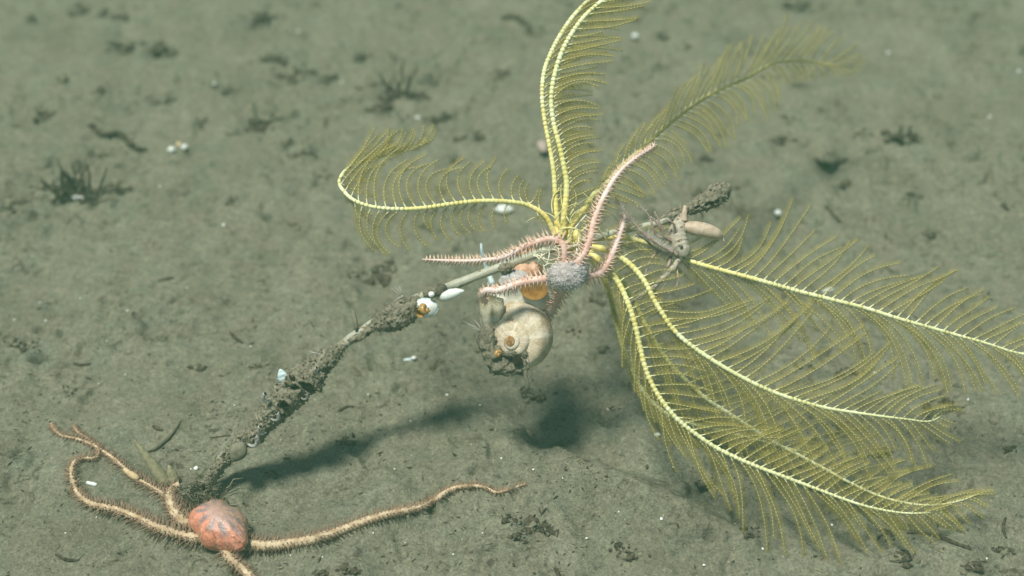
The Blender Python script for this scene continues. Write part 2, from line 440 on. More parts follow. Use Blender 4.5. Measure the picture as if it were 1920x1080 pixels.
# ------------------------------------------------------------------ stalk
STALK = [(366, 958, .794, 12), (395, 897, .792, 12), (430, 850, .790, 13), (470, 815, .788, 14), (500, 780, .787, 14), (560, 716, .786, 13), (620, 666, .786, 10),
         (660, 634, .786, 9.5), (700, 607, .786, 9), (750, 577, .786, 9.5), (800, 553, .786, 10), (850, 535, .786, 9), (900, 515, .786, 8.5), (950, 497, .787, 8.5),
         (1000, 478, .788, 8), (1050, 462, .789, 7.5), (1110, 447, .79, 7), (1150, 437, .792, 6.5), (1192, 427, .794, 6), (1240, 417, .797, 7), (1262, 404, .80, 8),
         (1300, 385, .805, 8), (1340, 364, .81, 6)]
def stalk():
    root = thing('sponge_stalk', P(*STALK[0][:3]), 'long pale grey stalk slanting up from the mud, crusted with sediment, bearing the feather star', 'stalk')
    mb = MB(); rs = resample(STALK, 5); pts = []; rad = []
    for t, q in rs:
        pts.append(P(*q[:3])); s = K * q[2]
        rad.append(q[3] * s * (1 + 0.12 * mnoise.noise(Vector((t * 3.1, 0, 0)))))
    mb.tube(pts, rad, 14)
    mb.build('rod', M['stalk'], root)
    # crusts: lumpy sleeves round stretches of the rod
    def sleeve(path, amp, mi_mat, holes, seed, name='sediment_crust', slim=1.0, bits=200):
        rs = resample(path, 1.3); N = 72
        pts = [P(*q[:3]) for t, q in rs]; V = []; F = []; MI = []
        for i, (t, q) in enumerate(rs):
            tg = (pts[min(i + 2, len(pts) - 1)] - pts[max(i - 2, 0)]).normalized()
            sd_ = tg.cross(FW).normalized(); up_ = sd_.cross(tg).normalized()
            r = q[3] * K * q[2] * slim
            for j in range(N):
                a = 2 * math.pi * j / N
                d = sd_ * math.cos(a) + up_ * math.sin(a)
                V.append((pts[i], d, r))
        base = np.array([list(p + d * r) for p, d, r in V])
        nz = perlin(base * 90 + seed) * 0.55 + perlin(base * 210 + seed) * 0.40 + perlin(base * 520 + seed + 9) * 0.34 + perlin(base * 1100 + seed + 5) * 0.26
        co = np.array([list(p + d * r * (1 + amp * z)) for (p, d, r), z in zip(V, nz)])
        # holes: sink the surface towards the axis
        hd = np.zeros(len(co)); ax = np.array([list(p) for p, d, r in V]); 
        for (hx, hy, hw, hh, hang) in holes:
            sx = np.array([((Vector(c) - CAM).dot(RT) / depth_of(Vector(c))) / K + 960 for c in base])
            sy = np.array([540 - ((Vector(c) - CAM).dot(UP) / depth_of(Vector(c))) / K for c in base])
            ca, sa = math.cos(R(hang)), math.sin(R(hang))
            u = ((sx - hx) * ca + (sy - hy) * -sa) / hw; v_ = ((sx - hx) * sa + (sy - hy) * ca) / hh
            dist = np.sqrt(u * u + v_ * v_) + 0.25 * perlin(base * 400 + 3)
            front = np.array([1.0 if d.dot(FW) < 0.15 else 0.0 for p, d, r in V])
            k = np.clip((1.15 - dist) / 0.35, 0, 1) * front
            rim = np.exp(-((dist - 1.25) / 0.22) ** 2) * front
            hd = np.maximum(hd, k)
            co = co + (co - ax) * (rim * 0.16)[:, None]
        co = co + (ax - co) * (hd * 0.62)[:, None]
        k = len(rs)
        for i in range(k - 1):
            for j in range(N):
                a = i * N + j; b = i * N + (j + 1) % N
                F.append((a, b, b + N, a + N)); MI.append(1 if hd[a] > 0.75 else 0)  # deepest hole faces painted near-black as shade
        m2 = MB(); m2.v = [tuple(c) for c in co]; m2.f = F; m2.m = MI
        for _ in range(bits):   # loose crumbs and shreds standing off the crust
            q = random.randrange(len(co)); p, d, r = V[q]
            if hd[q] > 0.3: continue
            c = Vector(co[q])
            if random.random() < 0.55:
                m2.octa(c, (d + Vector((random.uniform(-1, 1), random.uniform(-1, 1), random.uniform(-1, 1)))), random.uniform(.0004, .0016), random.uniform(.0003, .0010), 0)
            else:
                m2.spike(c, (d + Vector((random.gauss(0, .8), random.gauss(0, .8), random.gauss(0, .8)))) * random.uniform(.001, .0032), .00014, 0)
        m2.build(name, [M[mi_mat], M['dark']], root)
    sleeve([(372, 955, .79, 6), (392, 900, .79, 12), (425, 858, .788, 18), (452, 830, .786, 18), (478, 812, .784, 26), (505, 780, .782, 30), (530, 752, .781, 38), (560, 722, .781, 42), (590, 695, .782, 38), (618, 668, .784, 24), (640, 650, .785, 12), (652, 640, .786, 6)],
           0.5, 'crust', [(537, 765, 17, 9, -35), (580, 728, 17, 8, -25), (552, 727, 9, 6, 0), (545, 712, 9, 5, 30), (617, 696, 9, 10, 30), (611, 710, 7, 6, 0)], 20.0, bits=3200, slim=.70)
    sleeve([(690, 616, .785, 5), (706, 608, .783, 12), (722, 604, .780, 22), (745, 593, .778, 28), (765, 578, .779, 26), (778, 568, .782, 14), (786, 562, .784, 6)],
           0.4, 'crust', [], 50.0, bits=1600, slim=.85)
    sleeve([(655, 640, .782, 4), (675, 631, .781, 7), (700, 615, .78, 7), (712, 608, .78, 4)], 0.5, 'crust', [], 70.0, bits=100)
    sleeve([(1235, 418, .797, 6), (1258, 406, .800, 10), (1285, 393, .803, 11), (1305, 387, .804, 14), (1328, 375, .805, 17), (1346, 364, .806, 19), (1358, 355, .808, 16), (1364, 350, .81, 6)],
           0.45, 'crust', [(1330, 383, 8, 4, 20), (1308, 389, 6, 3, 20), (1344, 378, 5, 3, 10)], 90.0, bits=900)
    sleeve([(935, 505, .781, 5), (945, 503, .780, 8), (955, 500, .780, 7), (962, 497, .781, 4)], 0.5, 'crust', [], 95.0, bits=40)
    sleeve([(795, 552, .784, 8), (812, 546, .783, 12), (826, 541, .783, 11), (832, 539, .785, 7)], 0.25, 'crust2', [], 98.0, bits=40)
    # holdfast of rootlets at the foot
    m3 = MB()
    for k in range(170):
        a = G(random.gauss(384, 15), random.gauss(940, 16), 0.002); L = random.uniform(.004, .013)
        d = Vector((random.gauss(0, .9), random.gauss(-.1, .7), abs(random.gauss(.5, .5)))).normalized()
        pts = [a + d * (L * i / 4) + Vector((random.gauss(0, .0012), random.gauss(0, .0012), random.gauss(0, .0012))) for i in range(5)]
        r = random.uniform(.0002, .0006); m3.tube(pts, [r, r * 1.1, r * .9, r * .7, r * .3], 5, k % 2)
    for k in range(26):
        g = G(random.gauss(382, 16), random.gauss(935, 18), .002); q = random.uniform(.0012, .0032)
        m3.blob(g, (RT * q * random.uniform(.7, 1.4), Vector((0, q, 0)), Vector((0, 0, q * 1.2))), 3, .5, 1.8, k % 2, k, fine=.25, ffreq=6)
    m3.build('holdfast', [M['debris2'], M['debris']], root)
stalk()

# ------------------------------------------------------------------ feather star
ARMS = [
 dict(  # left, curling away at its tip
  p=[(1040, 440, .785, 7), (1022, 405, .782, 6.5), (990, 385, .78, 6), (950, 378, .776, 6), (900, 377, .772, 6), (850, 382, .768, 5.8), (800, 389, .765, 5.6), (750, 392, .764, 5.3), (700, 388, .765, 5), (665, 376, .768, 5), (646, 360, .772, 5), (636, 342, .778, 4.5), (645, 322, .79, 4), (665, 308, .80, 3.6), (695, 297, .815, 3.2), (735, 290, .83, 2.8), (770, 280, .845, 2), (795, 268, .855, 1.2)],
  rows=[[(1, 70, 40, 40, 0), (1.6, 130, 75, 45, 0), (2.5, 115, 55, 60, 0), (4, 122, 35, 95, .05), (6, 128, 20, 115, .1), (8, 105, 25, 125, .15), (9.4, 70, 40, 130, .2), (10.6, 55, 45, 140, .25), (12, 40, 42, 120, .25), (13.5, 20, 75, 75, .1), (16, 15, 80, 60, .0), (17, 20, 60, 30, 0)],
        [(1.5, -80, -60, 30, 0), (2.8, 220, 285, 45, .1), (4, 215, 310, 75, .1), (6, 215, 318, 90, .15), (8, 235, 318, 95, .2), (9.5, 290, 320, 95, .2), (11, 320, 325, 70, .3), (12, 350, 385, 60, .3), (13, 380, 400, 60, .4), (17, 370, 400, 20, .3)]]),
 dict(  # twin upright arm, outer
  p=[(1046, 440, .787, 8), (1043, 400, .787, 7.5), (1041, 365, .787, 7), (1038, 320, .787, 6.5), (1030, 272, .788, 6), (1022, 230, .79, 6), (1017, 190, .793, 6), (1017, 160, .797, 6), (1022, 128, .802, 6), (1035, 95, .808, 6), (1050, 67, .815, 6), (1070, 37, .822, 6), (1092, 12, .83, 5.5), (1115, -8, .84, 5), (1160, -40, .85, 4)],
  rows=[[(1.5, 60, 30, 40, .1), (4, 45, 25, 60, .3), (8, 45, 15, 75, .4), (14, 35, 10, 80, .4)],
        [(1.5, 50, 10, 50, .6), (4, 30, 5, 80, .7), (8, 25, 5, 110, .7), (14, 20, 5, 110, .7)]]),
 dict(  # twin upright arm, inner
  p=[(1056, 440, .78, 9), (1058, 405, .778, 8.5), (1062, 365, .777, 8), (1062, 338, .777, 7.5), (1055, 300, .777, 7), (1047, 265, .777, 7), (1039, 235, .778, 6.5), (1034, 200, .779, 6.5), (1035, 168, .78, 6.5), (1042, 132, .782, 6.5), (1056, 92, .784, 6.5), (1074, 60, .787, 6.3), (1094, 33, .79, 6), (1116, 12, .793, 6), (1140, -6, .797, 5.5), (1190, -40, .80, 4)],
  rows=[[(1.2, 50, 15, 60, 0), (3, 38, 8, 80, 0), (4.5, 40, -8, 75, 0), (6.5, 42, -16, 95, 0), (8, 30, -10, 100, 0), (9.2, 15, 5, 110, 0), (10.5, 8, 14, 118, 0), (12, 5, 12, 122, 0), (15, 5, 10, 110, 0)],
        [(1.2, 45, 10, 55, .5), (4.5, 35, 0, 75, .55), (8, 20, 0, 90, .55), (12, 10, 5, 110, .55), (15, 5, 10, 100, .5)]]),
 dict(  # upper right, going back out of focus
  p=[(1064, 432, .783, 9.5), (1078, 412, .785, 9), (1096, 390, .79, 8.5), (1115, 364, .796, 8), (1140, 341, .803, 7.5), (1166, 312, .812, 7), (1194, 287, .825, 6.5), (1216, 266, .84, 6), (1250, 236, .86, 5.5), (1300, 197, .89, 5), (1350, 168, .92, 4.5), (1398, 147, .945, 4.2), (1430, 129, .965, 4), (1462, 116, .98, 3.5), (1510, 114, 1.0, 3), (1560, 122, 1.01, 2.5), (1600, 128, 1.02, 1.5)],
  rows=[[(1, 30, 5, 60, 0), (4, 80, 60, 45, .1), (7, 78, 55, 70, .15), (9, 66, 72, 95, .1), (12, 58, 70, 100, .1), (14, 52, 50, 85, .1), (16, 15, 10, 30, 0)],
        [(1.5, 15, -10, 60, .05), (3, 8, -20, 80, .05), (5, -10, -60, 80, .0), (7, -15, -65, 85, -.05), (9, -22, -70, 95, -.05), (11, -25, -80, 85, -.05), (12.5, -30, -70, 55, 0), (14, -35, -75, 45, 0), (16, -20, -30, 25, 0)]]),
 dict(  # right, nearly level
  p=[(1092, 455, .792, 8), (1130, 446, .792, 7.5), (1175, 446, .791, 7), (1230, 461, .79, 6.5), (1290, 488, .785, 6.2), (1340, 503, .782, 6), (1400, 519, .779, 6), (1450, 533, .777, 6), (1500, 547, .776, 5.8), (1560, 562, .775, 5.6), (1620, 577, .775, 5.3), (1680, 596, .775, 5), (1740, 613, .776, 4.6), (1800, 630, .777, 4.2), (1850, 644, .778, 3.8), (1900, 660, .78, 3.3), (1945, 668, .782, 3)],
  rows=[[(1.5, 45, 20, 40, .1), (3, 35, 10, 70, .05), (4, 18, 62, 120, 0), (5, 22, 68, 150, 0), (6, 38, 58, 160, 0), (8, 46, 36, 150, 0), (9.3, 34, 12, 140, 0), (11, 38, 30, 140, 0), (13, 34, 20, 110, 0), (15, 28, 14, 70, 0), (16, 20, 10, 40, 0)],
        [(1.5, -50, -20, 40, .1), (3, -50, -40, 70, .1), (4, -38, -48, 150, .02), (6, -30, -64, 180, 0), (8, -34, -76, 185, 0), (10, -38, -84, 185, 0), (12, -44, -72, 150, 0), (14, -45, -62, 110, 0), (16, -40, -50, 60, 0)]]),
 dict(  # lower right, second from the top
  p=[(1100, 462, .782, 9), (1128, 466, .779, 8.5), (1156, 478, .777, 8), (1186, 500, .775, 7.5), (1210, 530, .773, 7), (1225, 560, .772, 6.8), (1242, 588, .771, 6.5), (1262, 617, .770, 6.2), (1292, 645, .769, 6), (1340, 678, .768, 5.8), (1400, 712, .767, 5.5), (1450, 735, .767, 5.2), (1500, 752, .767, 4.8), (1550, 765, .768, 4.3), (1600, 773, .769, 3.8), (1650, 780, .77, 3.2), (1700, 786, .772, 2.6), (1740, 790, .775, 2), (1765, 780, .778, 1.2)],
  rows=[[(1.5, 40, 10, 50, 0), (3, 25, 0, 60, 0), (4.5, 20, 5, 80, 0), (5.5, -10, 28, 140, 0), (6.5, 12, 34, 170, 0), (8, 22, 40, 195, 0), (10, 26, 46, 205, 0), (12, 28, 44, 190, 0), (13.5, 34, 26, 150, 0), (15, 38, 20, 110, 0), (16.5, 52, 5, 80, 0), (18, 40, -15, 60, 0)],
        [(1.5, -40, -20, 40, .1), (4, -35, -55, 60, .2), (6, -62, -68, 130, .1), (7, -58, -72, 160, .05), (8.5, -48, -86, 190, .02), (10, -40, -84, 200, 0), (12, -38, -64, 180, 0), (14, -40, -56, 150, 0), (16, -42, -54, 90, 0), (18, -30, -10, 40, 0)]]),
 dict(  # lower right, front lowest
  p=[(1098, 470, .782, 9), (1122, 486, .778, 8.5), (1144, 508, .775, 8), (1164, 538, .773, 7.5), (1180, 575, .771, 7.2), (1191, 610, .77, 7), (1200, 650, .769, 6.8), (1210, 690, .768, 6.6), (1225, 725, .767, 6.4), (1245, 757, .766, 6.2), (1270, 786, .765, 6), (1302, 812, .764, 5.8), (1340, 838, .763, 5.6), (1380, 858, .762, 5.4), (1420, 875, .761, 5.1), (1460, 890, .76, 4.8), (1500, 905, .76, 4.4), (1540, 920, .759, 4), (1580, 935, .758, 3.6), (1620, 948, .757, 3.2), (1660, 957, .757, 2.8), (1700, 962, .757, 2.3), (1740, 961, .758, 1.8), (1770, 954, .76, 1)],
  rows=[[(1.5, 50, 30, 40, 0), (3.5, 35, 15, 60, 0), (5, 5, -5, 90, 0), (7, 2, -4, 110, 0), (8.5, 5, -8, 120, 0), (10, 2, -18, 125, 0), (11, 20, -8, 110, 0), (13, 32, 24, 110, 0), (15, 32, 24, 120, 0), (17, 34, 16, 110, 0), (19, 30, 8, 90, 0), (21, 24, 8, 70, 0), (23, 15, 15, 40, 0)],
        [(1.5, -80, -60, 40, .05), (4, -100, -85, 90, .05), (6, -95, -78, 110, .05), (8, -84, -70, 140, .02), (9.5, -68, -66, 170, 0), (12, -58, -80, 165, 0), (14, -60, -78, 175, 0), (16, -52, -66, 165, 0), (18, -48, -62, 130, 0), (20, -48, -58, 95, 0), (22, -40, -40, 50, 0)]]),
 dict(  # lower right, behind the front ones
  p=[(1112, 478, .79, 8), (1140, 500, .793, 7.5), (1168, 530, .797, 7), (1190, 566, .80, 6.5), (1210, 608, .803, 6.3), (1234, 650, .805, 6), (1262, 688, .806, 5.8), (1292, 718, .806, 5.5), (1325, 748, .805, 5.2), (1362, 772, .803, 5), (1405, 800, .80, 4.7), (1450, 828, .797, 4.4), (1500, 854, .793, 4.2), (1550, 881, .788, 4), (1600, 908, .782, 3.6), (1650, 930, .777, 3.2), (1700, 943, .773, 2.8), (1750, 947, .771, 2.2), (1795, 940, .770, 1.5), (1825, 930, .77, 1)],
  rows=[[(1.5, 30, 10, 40, .1), (4, 20, 5, 90, .05), (7, 15, 12, 130, 0), (10, 25, 30, 150, 0), (13, 30, 15, 140, 0), (16, 30, 5, 110, 0), (19, 25, 20, 50, 0)],
        [(1.5, -70, -50, 40, .1), (4, -75, -70, 90, .05), (7, -65, -75, 120, 0), (10, -55, -70, 130, 0), (13, -50, -62, 110, 0), (16, -40, -55, 80, 0), (19, -30, -30, 40, 0)]]),
 dict(  # lower, leftmost and behind
  p=[(1108, 484, .80, 8), (1126, 510, .806, 7.5), (1141, 545, .812, 7), (1150, 580, .817, 6.5), (1160, 622, .821, 6.2), (1172, 662, .824, 6), (1190, 704, .826, 5.6), (1212, 742, .826, 5.3), (1245, 772, .826, 5), (1290, 792, .824, 4.5), (1345, 806, .823, 4), (1410, 822, .82, 3.2), (1470, 838, .815, 2.2), (1520, 850, .81, 1.2)],
  rows=[[(1.5, 20, 0, 40, .05), (4, 10, -10, 80, .0), (7, -10, -25, 120, 0), (9, 10, -10, 120, 0), (11, 20, 0, 90, 0), (13, 20, 0, 40, 0)],
        [(1.5, -80, -60, 30, 0), (5, -80, -60, 70, .03), (8, -60, -50, 80, 0), (11, -40, -40, 60, 0), (13, -30, -20, 30, 0)]]),
]

def pinnule_points(q, a0, a1, L, slope):
    """q: (px, py, depth) on the arm; the angle sweeps from a0 to a1; returns 3-D points"""
    n = max(5, int(L / 8)); x, y, d = q; st = L / n; out = [P(x, y, d)]
    wob = random.uniform(-8, 8)
    for i in range(n):
        f = (i + .5) / n
        a = R(a0 + (a1 - a0) * (f * f * (3 - 2 * f)) + wob * math.sin(f * 5))
        x += math.cos(a) * st; y -= math.sin(a) * st
        d += (slope + 0.05 * math.sin(f * 4 + wob)) * st * K * .78
        out.append(P(x, y, d))
    return out

def add_pinnule(mb, pts, seed, root=1.0):
    """a thread with pale beads, a white root and a comb of tube feet on either side"""
    n = len(pts); s = K * .78
    rad = [(1.5 - 1.0 * i / (n - 1)) * s * 0.62 for i in range(n)]
    mb.tube(pts, rad, 4, 1, False)
    rd = (pts[1] - pts[0]).normalized()
    mb.tube([pts[0], pts[0] + rd * (6 * s * root), pts[0] + rd * (14 * s * root)], [1.9 * s * root, 1.3 * s * root, 0.8 * s * root], 5, 0, False)
    tot = sum((b - a).length for a, b in zip(pts, pts[1:]))
    cum = [0.0]
    for a, b in zip(pts, pts[1:]): cum.append(cum[-1] + (b - a).length)
    def at(l):
        for i in range(n - 1):
            if l <= cum[i + 1]:
                return pts[i].lerp(pts[i + 1], (l - cum[i]) / max(1e-9, cum[i + 1] - cum[i])), (pts[i + 1] - pts[i]).normalized()
        return pts[-1], (pts[-1] - pts[-2]).normalized()
    l = 6 * s; step = 6.6 * s
    while l < tot * 0.97:
        p, t = at(l); f = l / tot
        mb.octa(p - FW * (0.5 * s), t, 2.0 * s * (1 - .3 * f), (0.95 - .30 * f) * s, 0); l += step
    l = 9 * s; side0 = random.random() < .5
    while l < tot:
        p, t = at(l); f = l / tot
        sd_ = t.cross(FW).normalized()
        hl = (9.6 * math.sin(min(1, f * 3 + .25) * 1.57) * (1.15 - .55 * f)) * s
        for sg in (-1, 1):
            k = hl * random.uniform(.75, 1.2) * (1.35 if (sg > 0) == side0 else .6)
            e = p + (sd_ * sg * 1.0 + t * .55 + FW * random.uniform(0.0, 1.1)) * k
            ww = t * (.46 * s)
            mb.tri(p - ww, p + ww, e, 2)
        l += 1.3 * s

def feather_star():
    root = thing('feather_star', P(1062, 455, .785), 'yellow feather star with nine long feathery arms spread out, clinging high on the stalk', 'feather star')
    mb = MB()
    mb.blob(P(1068, 452, .786), (RT * .0068, UP * .0058, FW * .006), 4, .25, 2.0, 0, 3)
    for k in range(9):
        a = k / 9 * 6.28
        mb.blob(P(1068 + 13 * math.cos(a), 448 - 12 * math.sin(a), .784), (RT * .003, UP * .003, FW * .003), 3, .3, 2, 0, k)
    mb.build('calyx', M['arm_base'], root)
    pool = []
    for ai, A in enumerate(ARMS):
        mb = MB(); rs = resample(A['p'], 1.4); pts = []; rad = []; tn = len(A['p']) - 1; acc = 0; mis = []
        for i, (t, q) in enumerate(rs):
            p = P(*q[:3]); pts.append(p); s = K * q[2]
            if i: acc += (p - pts[-2]).length / s
            seg = 8.6
            ph = (acc / seg) % 1.0
            am = min(1, .2 + t / 7); bead = 1.02 - .30 * am + 0.36 * am * math.sin(math.pi * ph) ** 0.8
            rad.append(max(1.1, q[3] * .74) * s * bead)
            mis.append(3 if ai == 3 and t > 6 else 2 if t < 2.0 else (3 if bead < .82 else (1 if t / tn > 0.4 else 0)))
        mb.tube(pts, rad, 10, 0, True, mfun=lambda i: mis[i])
        arm = mb.build('arm', [M['arm'], M['arm_pale'], M['arm_base'], M['arm_joint']], root)
        # sites for pinnules, alternating sides
        for ri, rows in enumerate(A['rows']):
            sites = resample(A['p'], 18)
            for k, (t, q) in enumerate(sites):
                if t < 0.9: continue
                if ri == 1 and k + 1 < len(sites):
                    t2, q2 = sites[k + 1]; t = (t + t2) / 2; q = crom(A['p'], t)
                a0, a1, L, sl = lerp_rows(rows, t)
                wv = mnoise.noise(Vector((k * .33, ai * 3.7 + ri * 1.9, .5)))
                a0 += 9 * wv; a1 += 22 * mnoise.noise(Vector((k * .41, ai * 2.3 + ri * 5.1, 4.5)))
                L *= random.uniform(.86, 1.12) * (.55 if random.random() < .04 else 1)
                if t > tn - .4: L *= .7
                pp = pinnule_points(q[:3], a0 + random.gauss(0, 4), a1 + random.gauss(0, 5), L, sl)
                dep = q[2]
                pool.append((L / dep - 60 * abs(sl), arm, pp, ai, min(1, q[3] / 4.6)))
    pool.sort(key=lambda z: -z[0])
    for z in pool[:100]:
        mb = MB(); add_pinnule(mb, z[2], 0, z[4])
        mb.build('pinnule', [M['bead'], M['thread'], M['feet']], z[1])
    rest = {}
    for z in pool[100:]: rest.setdefault(z[1].name, [z[1], MB()]); add_pinnule(rest[z[1].name][1], z[2], 0, z[4])
    for arm, mb in rest.values():
        o = mb.build('pinnule_fringe', [M['bead'], M['thread'], M['feet']], arm); o['kind'] = 'stuff'
    # mouth pinnules curling over the middle
    for k in range(18):
        x = random.uniform(1030, 1105); y = random.uniform(395, 448); mb = MB()
        a = random.uniform(10, 150); L = random.uniform(45, 95)
        if x > 1075: a = random.uniform(-5, 60)
        pts = pinnule_points((x, y, random.uniform(.772, .786)), a, a + random.choice((-1, 1)) * random.uniform(40, 110), L, random.uniform(-.1, .2))
        s = K * .78; n = len(pts)
        mb.tube(pts, [(1.5 - 1.1 * i / (n - 1)) * s for i in range(n)], 6)
        mb.build('oral_pinnule', M['arm'] if k % 3 else M['thread'], root)
    # cirri hooked over the stalk
    C = [[(1008, 500), (1012, 485), (1022, 476), (1018, 490)], [(1018, 512), (1026, 494), (1030, 476), (1027, 466)], [(1000, 478), (1012, 480), (1024, 492), (1036, 500)],
         [(1020, 495), (1022, 508), (1032, 520), (1040, 522)], [(1000, 480), (1008, 482), (1014, 492)], [(1030, 500), (1042, 492), (1048, 478), (1046, 464)],
         [(1012, 470), (1020, 484), (1034, 488), (1044, 484)], [(1040, 498), (1030, 494), (1020, 500)], [(1075, 455), (1082, 470), (1076, 480)], [(1085, 440), (1084, 456), (1072, 462), (1066, 460)],
         [(1060, 460), (1076, 462), (1088, 458)], [(1100, 402), (1086, 418), (1072, 436), (1062, 450)], [(1138, 430), (1141, 438), (1138, 447), (1134, 444)], [(1024, 476), (1034, 468), (1044, 470), (1050, 480)],
         [(1006, 474), (1016, 468), (1028, 470)]]
    for c in C:
        path = [(x, y, .777 - .004 * math.sin(i * 1.1), 2.2 - .25 * i) for i, (x, y) in enumerate(c)]
        rs = resample(path, 2); mb = MB()
        mb.tube([P(*q[:3]) for t, q in rs], [max(.7, q[3] * .8) * K * q[2] * (1 + .14 * math.sin(i * 1.9)) for i, (t, q) in enumerate(rs)], 7)
        mb.build('cirrus', M['cirrus'], root)
feather_star()

# ------------------------------------------------------------------ brittle stars
def star_arm(body, path3, radii, mfun, seg):
    """one arm of a brittle star into the body mesh: a ringed, tapering tube"""
    n = len(path3); acc = 0; rr = []
    for i in range(n):
        if i: acc += (path3[i] - path3[i - 1]).length
        rr.append(radii[i] * (0.9 + 0.16 * abs(math.sin(acc / seg * math.pi))))
    body.tube(path3, rr, 12, 0, True, mfun=mfun)

def star_spines(path3, radii, up, step, length, thick, fan, mi_mat, parent, lean=.25, name='arm_spines'):
    mb = MB(); acc = 0; n = len(path3)
    for i in range(2, n - 1):
        acc += (path3[i] - path3[i - 1]).length
        if acc < step: continue
        acc = 0
        t = (path3[i + 1] - path3[i - 1]).normalized(); u = up - t * up.dot(t); u.normalize(); sd_ = t.cross(u)
        for sg in (-1, 1):
            for a in fan:
                aa = R(a + random.gauss(0, 7))
                d = (sd_ * (sg * math.cos(aa)) + u * math.sin(aa) + t * random.gauss(lean, .12)).normalized()
                L = length(i / n) * random.uniform(.75, 1.15)
                mb.spike(path3[i] + d * radii[i] * .8, d * L, thick * random.uniform(.8, 1.15))
    return mb.build(name, M[mi_mat], parent)

def pink_star():
    s = K * .757
    loc = P(1062, 520, .755)
    body = MB()
    arms = [
     [(1058, 512, .760, 12), (1057, 488, .756, 12), (1058, 466, .754, 11), (1050, 452, .754, 10.5), (1033, 448, .754, 10), (1012, 452, .755, 9.5), (988, 461, .757, 9), (965, 472, .759, 8), (940, 483, .761, 7), (910, 487, .763, 6), (870, 489, .765, 5), (830, 488, .766, 3.8), (790, 486, .767, 1.5)],
     [(1068, 512, .760, 13), (1083, 492, .756, 13), (1098, 470, .755, 12), (1106, 448, .755, 11), (1112, 422, .756, 10), (1120, 395, .757, 9.5), (1132, 370, .759, 8.5), (1148, 341, .763, 7.5), (1166, 318, .767, 6.2), (1190, 297, .772, 5), (1212, 283, .778, 3.5), (1232, 270, .784, 1.2)],
     [(1080, 520, .760, 12), (1105, 518, .763, 11.5), (1124, 512, .766, 11), (1136, 500, .768, 10), (1146, 480, .771, 9), (1155, 458, .774, 8.5), (1165, 430, .777, 7.5), (1171, 408, .780, 5.5), (1168, 400, .784, 4)],
     [(1048, 522, .760, 13), (1025, 523, .758, 12.5), (1000, 526, .757, 12), (975, 531, .757, 11.5), (950, 539, .757, 10.5), (930, 545, .757, 10), (914, 544, .757, 9.5), (904, 550, .759, 8.5), (906, 560, .763, 6), (914, 566, .768, 4)],
     [(1060, 530, .764, 12), (1052, 548, .768, 11.5), (1044, 562, .773, 10.5), (1036, 578, .779, 9), (1028, 594, .786, 7), (1022, 606, .792, 4)]]
    paths = []
    for A in arms:
        rs = resample(A, 2.0); pts = [P(*q[:3]) for t, q in rs]; rad = [max(.7, q[3] * .63) * K * q[2] for t, q in rs]
        n = len(pts); star_arm(body, pts, rad, (lambda n: (lambda i: 1 if i / n > .5 else 0))(n), 6.5 * s)
        paths.append((pts, rad))
    body.blob(P(1062, 520, .760), (RT * (26 * s), UP * (20 * s), FW * (16 * s)), 4, .12, 2, 0, 2)
    b = body.build('brittle_star', [M['pink'], M['pink_pale']])
    tag(b, 'spiny pink brittle star with a grey fuzzy disc, wrapped round the stalk over the snail', 'brittle star')
    for pts, rad in paths:
        n = len(pts)
        star_spines(pts, rad, -FW, 6.6 * s, lambda f: (22 - 13 * f) * s, 1.8 * s, (-25, 8, 42), 'pink_spine', b)
    d = MB()
    d.blob(P(1060, 518, .755), (RT * (33 * s), UP * (25 * s), FW * (18 * s)), 5, .12, 1.4, 0, 5, fine=.018, ffreq=9)
    d.blob(P(1080, 510, .757), (RT * (18 * s), UP * (22 * s), FW * (15 * s)), 5, .12, 1.4, 0, 7, fine=.018, ffreq=9)
    nv = len(d.v)
    c = P(1062, 518, .757)
    for k in range(1500):
        p = Vector(d.v[random.randrange(nv)]); o = (p - c)
        if o.dot(FW) > .004: continue
        d.spike(p, (o.normalized() + Vector((random.gauss(0, .25), random.gauss(0, .25), random.gauss(0, .25)))) * (random.uniform(3.5, 8) * s), .8 * s, 1)
    d.build('disc', [M['grey_disc'], M['grey_hair']], b)
pink_star()

